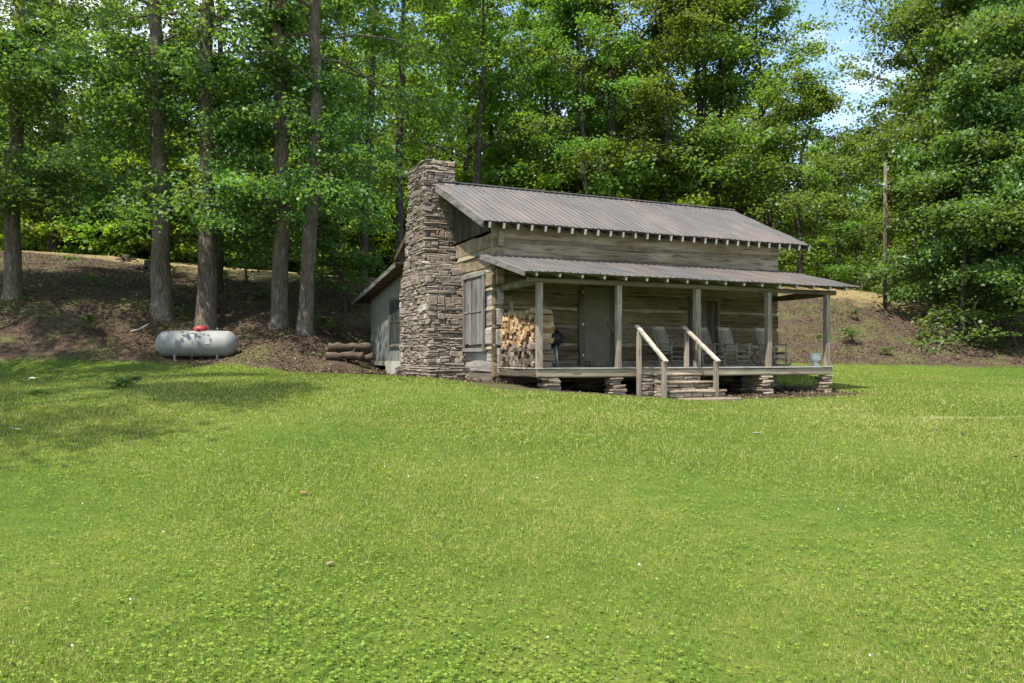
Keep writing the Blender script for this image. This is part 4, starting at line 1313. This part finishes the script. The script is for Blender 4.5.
mb.build('side_stones', 'stone', steps)

# ------------------------------------------------------------------ FIREWOOD


def split_log(seed):
    rr = random.Random(seed); n = rr.choice((3, 3, 4, 5)); L = rr.uniform(.44, .52)
    pts = []
    a0 = rr.uniform(0, 6.28)
    for i in range(n):
        a = a0+2*math.pi*i/n+rr.uniform(-.3, .3); q = rr.uniform(.075, .10)
        pts.append((math.cos(a)*q, math.sin(a)*q))
    mb = MB(); vs = []; seg = 4
    for j in range(seg+1):
        x = L*j/seg; s = rr.uniform(.93, 1.05)
        for y, z in pts: vs.append((x, y*s+rr.uniform(-.004, .004), z*s+rr.uniform(-.004, .004)))
    fs = []
    for j in range(seg):
        for i in range(n): fs.append((j*n+i, j*n+(i+1) % n, (j+1)*n+(i+1) % n, (j+1)*n+i))
    fs.append(tuple(reversed(range(n)))); fs.append(tuple(seg*n+i for i in range(n)))
    mb.add(vs, fs); return mb


logs = {'split_tan': [], 'split_grey': []}
for mname in logs:
    for i in range(8):
        mb = split_log(100+i+(50 if 'grey' in mname else 0))
        me = bpy.data.meshes.new('firewood_log'); me.from_pydata(mb.v, [], mb.f)
        bm = bmesh.new(); bm.from_mesh(me); bmesh.ops.recalc_face_normals(bm, faces=bm.faces); bm.to_mesh(me); bm.free()
        me.materials.append(M[mname]); logs[mname].append(me)
rw = random.Random(12)
zrow = .07; row = 0
while zrow < 1.42:
    vv = .36+(.06 if row % 2 else 0)
    while vv < 2.33:
        grey = zrow < .56+rw.uniform(-.12, .1)
        kind = 'split_grey' if grey else 'split_tan'
        top = zrow > 1.28
        if not (zrow > 1.33 and rw.random() < .3):
            o = bpy.data.objects.new('firewood_log', rw.choice(logs[kind])); C.objects.link(o)
            o.location = W(.04+rw.uniform(-.05, .09), vv, zrow+.035*math.sin(vv*4.1+row)+rw.uniform(-.022, .022)); o.rotation_euler = (rw.uniform(0, 6.28), rw.uniform(-.03, .03), ANG+rw.uniform(-.07, .07)); o.scale = (1, rw.uniform(.85, 1.25), rw.uniform(.85, 1.2))
            tag(o, ('grey weathered split log low in the porch woodpile' if grey else
                    'tan split log on the top row of the porch woodpile' if top else 'tan split log in the upper half of the porch woodpile'), 'firewood', 'firewood stacked at the left porch end')
        vv += rw.uniform(.105, .165)
    zrow += .118; row += 1

# ------------------------------------------------------------------ ROCKING CHAIRS


def rocking_chair():
    t = empty('rocking_chair', (0, 0, 0), 0, 'rocker', 'chair')
    mb = MB()
    for i in range(7):
        y = -.24+i*.07; mb.rough_box((-.27, y, .40-.012*i*.6), (.27, y+.058, .42-.012*i*.6), .005, .001)
    mb.bar((-.27, -.25, .385), (-.27, .22, .35), .03, .05); mb.bar((.27, -.25, .385), (.27, .22, .35), .03, .05)
    mb.build('seat', 'chair', t)
    mb = MB()
    tp = lambda x, z: (x, .22+(z-.36)*.30, z)
    for x in (-.26, .26): mb.tube([tp(x, .36), tp(x, .7), tp(x, 1.16)], [.022, .024, .018], 8)
    mb.bar(tp(-.26, 1.08), tp(.26, 1.08), .024, .09, (0, .28, .96)); mb.bar(tp(-.26, .46), tp(.26, .46), .024, .05, (0, .28, .96))
    for i in range(7):
        x = -.20+i*.0667; mb.bar(tp(x, .47), tp(x, 1.06), .04, .014, (0, -1, .3))
    mb.build('backrest', 'chair', t)
    for s in (-1, 1):
        mb = MB(); mb.bar((s*.30, -.30, .64), (s*.29, .31, .62), .10, .026); mb.build('armrest', 'chair', t)
        mb = MB(); mb.tube([(s*.28, -.25, .07), (s*.285, -.25, .4), (s*.29, -.24, .63)], .022, 8); mb.build('leg', 'chair', t)
        mb = MB(); mb.tube([(s*.27, .17, .05), (s*.265, .21, .38)], .022, 8); mb.build('leg', 'chair', t)
        mb = MB()
        pts = [(s*.275, y, .032+.30*(y+.05)**2*.55) for y in np.linspace(-.42, .52, 12)]
        for a, b in zip(pts[:-1], pts[1:]): mb.bar(a, b, .034, .045)
        mb.build('rocker', 'chair', t)
    mb = MB()
    for z in (.16, .27): mb.tube([(-.28, -.25, z), (.28, -.25, z)], .012, 6)
    for s in (-1, 1): mb.tube([(s*.277, -.25, .22), (s*.268, .19, .22)], .012, 6)
    mb.build('stretcher', 'chair', t)
    return reg(t)


rc = rocking_chair()
GC = 'rocking chairs on the porch'


def place_chair(o, px, v, rot, lab):
    u = ufrom(px, v)
    if o is None: o = copy_tree(rc, W(u, v, .012), rot)
    o.location = W(u, v, .004); o.rotation_euler = (0, 0, rot); o['label'] = lab; o['group'] = GC
    return o


place_chair(rc, 671, 1.35, R(40), 'grey slatted rocking chair between the two step handrails')
place_chair(None, 714, 1.35, R(38), 'grey slatted rocking chair half behind the middle porch post')
place_chair(None, 736, 1.05, R(36), 'grey slatted rocking chair just left of the small crossed leg table')
place_chair(None, 773, 1.1, R(34), 'grey slatted rocking chair behind the fourth porch post')

# small folding table between the chairs
tb = empty('side_table', W(ufrom(755, 1.2), 1.2, .004), ANG, 'small dark folding table with crossed legs between two rockers', 'table')
mb = MB()
for i in range(5): mb.rough_box((-.22, -.2+i*.08, .46), (.22, -.2+i*.08+.07, .48), .004, .001)
mb.build('tabletop', 'doorframe', tb)
for s in (-1, 1):
    mb = MB(); mb.bar((-.2, s*.17, 0.0), (.2, s*.17, .455), .022, .03, (0, 1, 0)); mb.build('leg', 'doorframe', tb)
    mb = MB(); mb.bar((.2, s*.14, 0.0), (-.2, s*.14, .455), .022, .03, (0, 1, 0)); mb.build('leg', 'doorframe', tb)

# kettle grill behind the woodpile
gr = empty('kettle_grill', W(ufrom(553, 1.3), 1.3, .003), ANG, 'black kettle grill on grey legs behind the woodpile end', 'grill')
mb = MB(); mb.lathe([(.003, .50), (.12, .52), (.22, .60), (.272, .72), (.275, .74)], 24); mb.build('bowl', 'black', gr)
mb = MB(); mb.lathe([(.28, .745), (.275, .76), (.24, .87), (.14, .96), (.003, .99)], 24); ld = mb.build('lid', 'black', gr)
mb = MB(); mb.tube([(-.06, 0, .985), (-.05, 0, 1.03), (.05, 0, 1.03), (.06, 0, .985)], .01, 6); mb.build('handle', 'steel', ld)
for a in (0.5, 2.6, 4.7):
    mb = MB(); mb.tube([(math.cos(a)*.15, math.sin(a)*.15, .58), (math.cos(a)*.27, math.sin(a)*.27, 0.0)], .016, 8); mb.build('leg', 'steel', gr)

# urn at the right end of the porch
ur = empty('urn_planter', W(ufrom(815, .45), .45, .002), ANG, 'white pedestal urn planter on the right end of the porch', 'planter')
mb = MB(); mb.lathe([(.06, .115), (.12, .14), (.155, .20), (.165, .30), (.16, .33), (.185, .345), (.185, .37), (.155, .37), (.15, .32), (.003, .30)], 24); mb.build('bowl', 'white_urn', ur)
mb = MB(); mb.lathe([(.003, 0.), (.13, 0.), (.13, .025), (.10, .045), (.055, .075), (.052, .10), (.062, .118)], 24); mb.build('pedestal', 'white_urn', ur)
# dark mat by the screen door
mb = MB(); mb.rough_box((-.28, -.18, 0), (.28, .18, .02), .006, .003)
o = mb.build('door_mat', 'black'); o.location = W(3.0, 2.0, .004); o.rotation_euler = (0, 0, ANG); tag(o, 'small dark mat on the boards before the screen door', 'mat')

# ------------------------------------------------------------------ PROPANE TANK
tx, ty = (197-512)/F*27.0, 27.0
tk = empty('propane_tank', (tx, ty, gz(tx, ty)-.11), R(2), 'long pale grey propane tank with a red lid on the bank edge', 'propane tank')
mb = MB(); rt, hl = .455, 1.375
prof = [(-hl+.0, .004)]
for i in range(1, 9):
    a = i/8*math.pi/2; prof.append((-hl+(1-math.cos(a))*.36, math.sin(a)*rt))
prof += [(-.60, rt), (.22, rt), (.226, rt+.005), (.25, rt+.005), (.256, rt), (.7, rt)]
for i in range(7, -1, -1):
    a = i/8*math.pi/2; prof.append((hl-(1-math.cos(a))*.36, max(.004, math.sin(a)*rt)))
n = 32; vs = []; fs = []
for x, rr_ in prof:
    for j in range(n):
        an = 2*math.pi*j/n; vs.append((x, rr_*math.cos(an), .62+rr_*math.sin(an)))
for i in range(len(prof)-1):
    for j in range(n): fs.append((i*n+j, i*n+(j+1) % n, (i+1)*n+(j+1) % n, (i+1)*n+j))
mb.add(vs, fs, True); mb.build('tank_shell', 'tank', tk)
mb = MB()
for s in (-1, 1):
    for y in (-.22, .22): mb.rough_box((s*.72-.06, y-.14, -.08), (s*.72+.16, y+.14, .05), .015, .005)
mb.build('footing', 'concrete', tk)
mb = MB(); mb.rough_box((.42, -.462, .60), (.60, -.452, .72), .002, .0); mb.build('data_plate', 'steel', tk)
mb = MB(); mb.lathe([(.205, 1.04), (.215, 1.10), (.21, 1.16), (.175, 1.22), (.09, 1.245), (.003, 1.25)], 20, (.12, 0, 0)); rd = mb.build('lid', 'red', tk)
mb = MB(); mb.rough_box((.08, -.232, 1.08), (.18, -.205, 1.13), .006, .002); mb.build('latch', 'black', rd)
for s in (-1, 1):
    for y in (-.22, .22):
        mb = MB(); mb.bar((s*.72+.05, y, -.06), (s*.72+.05, y, .26), .09, .06, (1, 0, 0)); mb.build('leg', 'tank', tk)
for x in (-.55, .7):
    mb = MB(); mb.tube([(x, 0, 1.09), (x, 0, 1.17)], .02, 8); mb.build('lifting_lug', 'tank', tk)
mb = MB(); mb.tube([(.0, -.3, .3), (-.05, -.36, .15), (-.08, -.4, -.03)], .015, 6); mb.build('gas_pipe', 'old_log', tk)
# thin whip antenna like rod above the lid
mb = MB(); mb.tube([(.14, .1, 1.28), (.16, .1, 1.7)], .008, 6); mb.build('vent_rod', 'old_log', tk)

# ------------------------------------------------------------------ OLD LOGS beside the lean-to
GL = 'old logs heaped left of the lean-to'
for i, (px, py, Y, L, rad, rz, lab) in enumerate([(350, 347, 27.4, 1.5, .14, .25, 'mossy brown log on top of the heap by the lean-to'),
                                                 (345, 356, 27.2, 1.3, .13, .1, 'dark log low on the front of the heap by the lean-to'),
                                                 (361, 357, 27.6, 1.0, .13, -.2, 'short dark log against the lean-to corner'),
                                                 (339, 350, 27.9, 1.0, .11, .5, 'crooked log sticking out left from the heap')]):
    x, y, z = pix(px, py, Y)
    t_ = empty('old_log', (x, y, z), rz, lab, 'log', GL)
    mb = MB(); k = 9
    mb.tube([(-L/2+L*j/k, random.uniform(-.03, .03), random.uniform(-.03, .03)) for j in range(k+1)], [rad*random.uniform(.85, 1.12) for _ in range(k+1)], 12)
    mb.build('trunk', 'old_log', t_)
    mb = MB(); mb.tube([(L*.2, 0, rad*.8), (L*.26, -.05, rad*1.8)], [.04, .02], 6); mb.build('branch_stub', 'old_log', t_)
# dark stumps on the left bank
for px, py, Y, s, lab in ((150, 270, 38.5, .75, 'dark upturned root stump near the crest behind the leaning trunk'), (126, 259, 41, .5, 'small dark stump on the crest line')):
    x, y, _ = pix(px, py, Y); t_ = empty('tree_stump', (x, y, gz(x, y)), 0, lab, 'stump')
    mb = MB(); mb.lathe([(.55*s, -.1), (.42*s, .15), (.36*s, .5*s), (.34*s, .7*s), (.28*s, .66*s), (.003, .62*s)], 14); mb.build('stump', 'bark_dark', t_)
    for a in (.3, 1.7, 3.2, 4.6):
        mb = MB(); mb.tube([(math.cos(a)*.3*s, math.sin(a)*.3*s, .25*s), (math.cos(a)*.9*s, math.sin(a)*.9*s, .12), (math.cos(a+.2)*1.3*s, math.sin(a+.2)*1.3*s, -.05)], [.12*s, .08*s, .03*s], 7); mb.build('root', 'bark_dark', t_)
# pale sticks
for px, Y, L, rz, lab in ((141, 28.7, .9, 1.2, 'pale crooked stick on the bank left of the tank'), (938, 34, .8, .4, 'pale stick on the shaded bank under the right tree')):
    x = (px-512)/F*Y
    mb = MB(); mb.tube([(-L/2, 0, .03), (0, .06, .12), (L/3, 0, .3), (L/2, .1, .36)], [.02, .018, .014, .006], 6); o = mb.build('stick', 'tail')
    o.location = (x, Y, gz(x, Y)); o.rotation_euler = (0, 0, rz); tag(o, lab, 'stick')

# ------------------------------------------------------------------ POLES
x, y, _ = pix(885, 300, 38)
up = empty('utility_pole', (x, y, gz(x, y)), .3, 'tall weathered utility pole beyond the crest right of the cabin', 'utility pole')
mb = MB(); mb.tube([(0, 0, -.5), (0, 0, 3), (.02, 0, 7.0)], [.10, .09, .075], 12); mb.build('pole', 'bark', up)
mb = MB(); mb.tube([(-.11, -.12, 0), (-.10, -.11, 5.2)], .028, 6); mb.build('conduit', 'old_log', up)
mb = MB(); mb.lathe([(.003, 0), (.05, 0), (.06, .06), (.035, .12), (.003, .13)], 10, (-.14, -.14, 5.9)); mb.bar((-.14, -.14, 5.92), (0, 0, 5.92), .03, .03); mb.build('insulator', 'white_urn', up)
x, y, _ = pix(862, 300, 40.8)
mb = MB(); mb.tube([(0, 0, -.2), (0, 0, 1.15)], .035, 8); mb.lathe([(.045, 1.15), (.045, 1.19), (.003, 1.2)], 8)
o = mb.build('fence_stake', 'post'); o.location = (x, y, gz(x, y)); tag(o, 'thin wooden stake on the crest left of the utility pole', 'stake')

# ------------------------------------------------------------------ LITTLE THINGS ON THE LAWN


def leaf_thing(px, py, L, mat, lab, curl=.14, name='fallen_leaf', cat='leaf', up=.022):
    x, y, z = lawn_pt(px, py)
    mb = MB(); vs = []; n = 7
    outline = [(0, 0), (.25, .28), (.5, .38), (.75, .25), (1, 0), (.75, -.25), (.5, -.38), (.25, -.28)]
    for (a, b) in outline: vs.append((a*L-L/2, b*L, up+curl*L*(abs(b)*1.6+(a-.5)**2)))
    vs.append((0, 0, up)); vs2 = [(a, b, c-.004) for a, b, c in vs]
    fs = [(i, (i+1) % 8, 8) for i in range(8)]+[(9+(i+1) % 8, 9+i, 17) for i in range(8)]+[(i, 9+i, 9+(i+1) % 8, (i+1) % 8) for i in range(8)]
    mb.add(vs+vs2, fs); o = mb.build(name, mat); o.location = (x, y, z); o.rotation_euler = (.2, 0, px)
    tag(o, lab, cat, 'leaves fallen on the lawn')


leaf_thing(303, 495, .09, 'split_tan', 'curled tan leaf alone on the left half of the lawn')
leaf_thing(331, 567, .07, 'split_tan', 'small pinkish tan leaf low on the lawn near the clover')
leaf_thing(15, 431, .16, 'white_flower', 'pale leaf at the left edge of the lawn')
leaf_thing(757, 435, .13, 'white_flower', 'white leaf on the lawn in front of the porch')
leaf_thing(32, 379, .2, 'white_flower', 'pale leaf near the tank end of the lawn')
leaf_thing(962, 436, .12, 'door_dark', 'dark curled leaf on the lawn at right', .4)
leaf_thing(936, 432, .10, 'door_dark', 'small dark leaf left of the larger one at right', .3)
leaf_thing(64, 468, .08, 'door_dark', 'dark leaf lying on the lawn at far left', .3)
leaf_thing(1015, 459, .10, 'door_dark', 'dark leaf at the right edge of the lawn', .3)
x, y, z = lawn_pt(97, 392)
copy_tree(weed, (x, y, z), .5, 'dark green weed clump standing on the lawn before the tank', 'weeds on the lawn', (.75, .75, .55))
x, y, z = lawn_pt(52, 396)
copy_tree(weed, (x, y, z), 1.5, 'flat dark weed on the lawn left of the weed clump', 'weeds on the lawn', (.5, .5, .2))

# ------------------------------------------------------------------ SKY, SUN, CAMERA
SUN_DIR = Vector((-.60, -.80, 0)).normalized()
EL = R(62)
wd = bpy.data.worlds.new('World'); SC.world = wd; wd.use_nodes = True
nt = wd.node_tree; bg = nt.nodes['Background']
sky = nt.nodes.new('ShaderNodeTexSky'); sky.sky_type = 'NISHITA'; sky.sun_disc = False
sky.sun_elevation = EL; sky.sun_rotation = math.atan2(SUN_DIR.x, SUN_DIR.y)
sky.air_density = 1.0; sky.dust_density = .35; sky.ozone_density = 2.0
tc = nt.nodes.new('ShaderNodeTexCoord'); mp = nt.nodes.new('ShaderNodeMapping'); mp.inputs['Scale'].default_value = (1, 1, 2.2); mp.inputs['Location'].default_value = (.35, .2, .1)
ns = nt.nodes.new('ShaderNodeTexNoise'); ns.inputs['Scale'].default_value = 3.2; ns.inputs['Detail'].default_value = 7; ns.inputs['Roughness'].default_value = .58
cr = nt.nodes.new('ShaderNodeValToRGB'); cr.color_ramp.elements[0].position = .44; cr.color_ramp.elements[1].position = .70
mx = nt.nodes.new('ShaderNodeMix'); mx.data_type = 'RGBA'; mx.inputs[7].default_value = (6.2, 6.2, 6.3, 1)
nt.links.new(tc.outputs['Generated'], mp.inputs[0]); nt.links.new(mp.outputs[0], ns.inputs['Vector']); nt.links.new(ns.outputs['Fac'], cr.inputs[0])
nt.links.new(cr.outputs[0], mx.inputs[0]); nt.links.new(sky.outputs[0], mx.inputs[6]); nt.links.new(mx.outputs[2], bg.inputs['Color'])
bg.inputs['Strength'].default_value = .14
sl = bpy.data.lights.new('sun', 'SUN'); sl.energy = 4.0; sl.angle = R(.6); sl.color = (1, .955, .88)
so = bpy.data.objects.new('sun', sl); C.objects.link(so)
sv = Vector((SUN_DIR.x*math.cos(EL), SUN_DIR.y*math.cos(EL), math.sin(EL)))
so.rotation_euler = sv.to_track_quat('Z', 'Y').to_euler(); so.location = (-20, -20, 40)

cam = bpy.data.cameras.new('camera'); co = bpy.data.objects.new('camera', cam); C.objects.link(co)
co.location = (0, 0, ZC); co.rotation_euler = (R(90), 0, 0)
cam.sensor_width = 36; cam.lens = F/1024*36; cam.shift_y = (HY-341.5)/1024
cam.clip_start = .1; cam.clip_end = 2000
SC.camera = co
SC.view_settings.view_transform = 'Standard'; SC.view_settings.look = 'None'
SC.view_settings.exposure = 1.3; SC.view_settings.gamma = 1
SC.cycles.max_bounces = 8; SC.cycles.diffuse_bounces = 4; SC.cycles.transmission_bounces = 4; SC.cycles.transparent_max_bounces = 4
SC.cycles.use_denoising = True
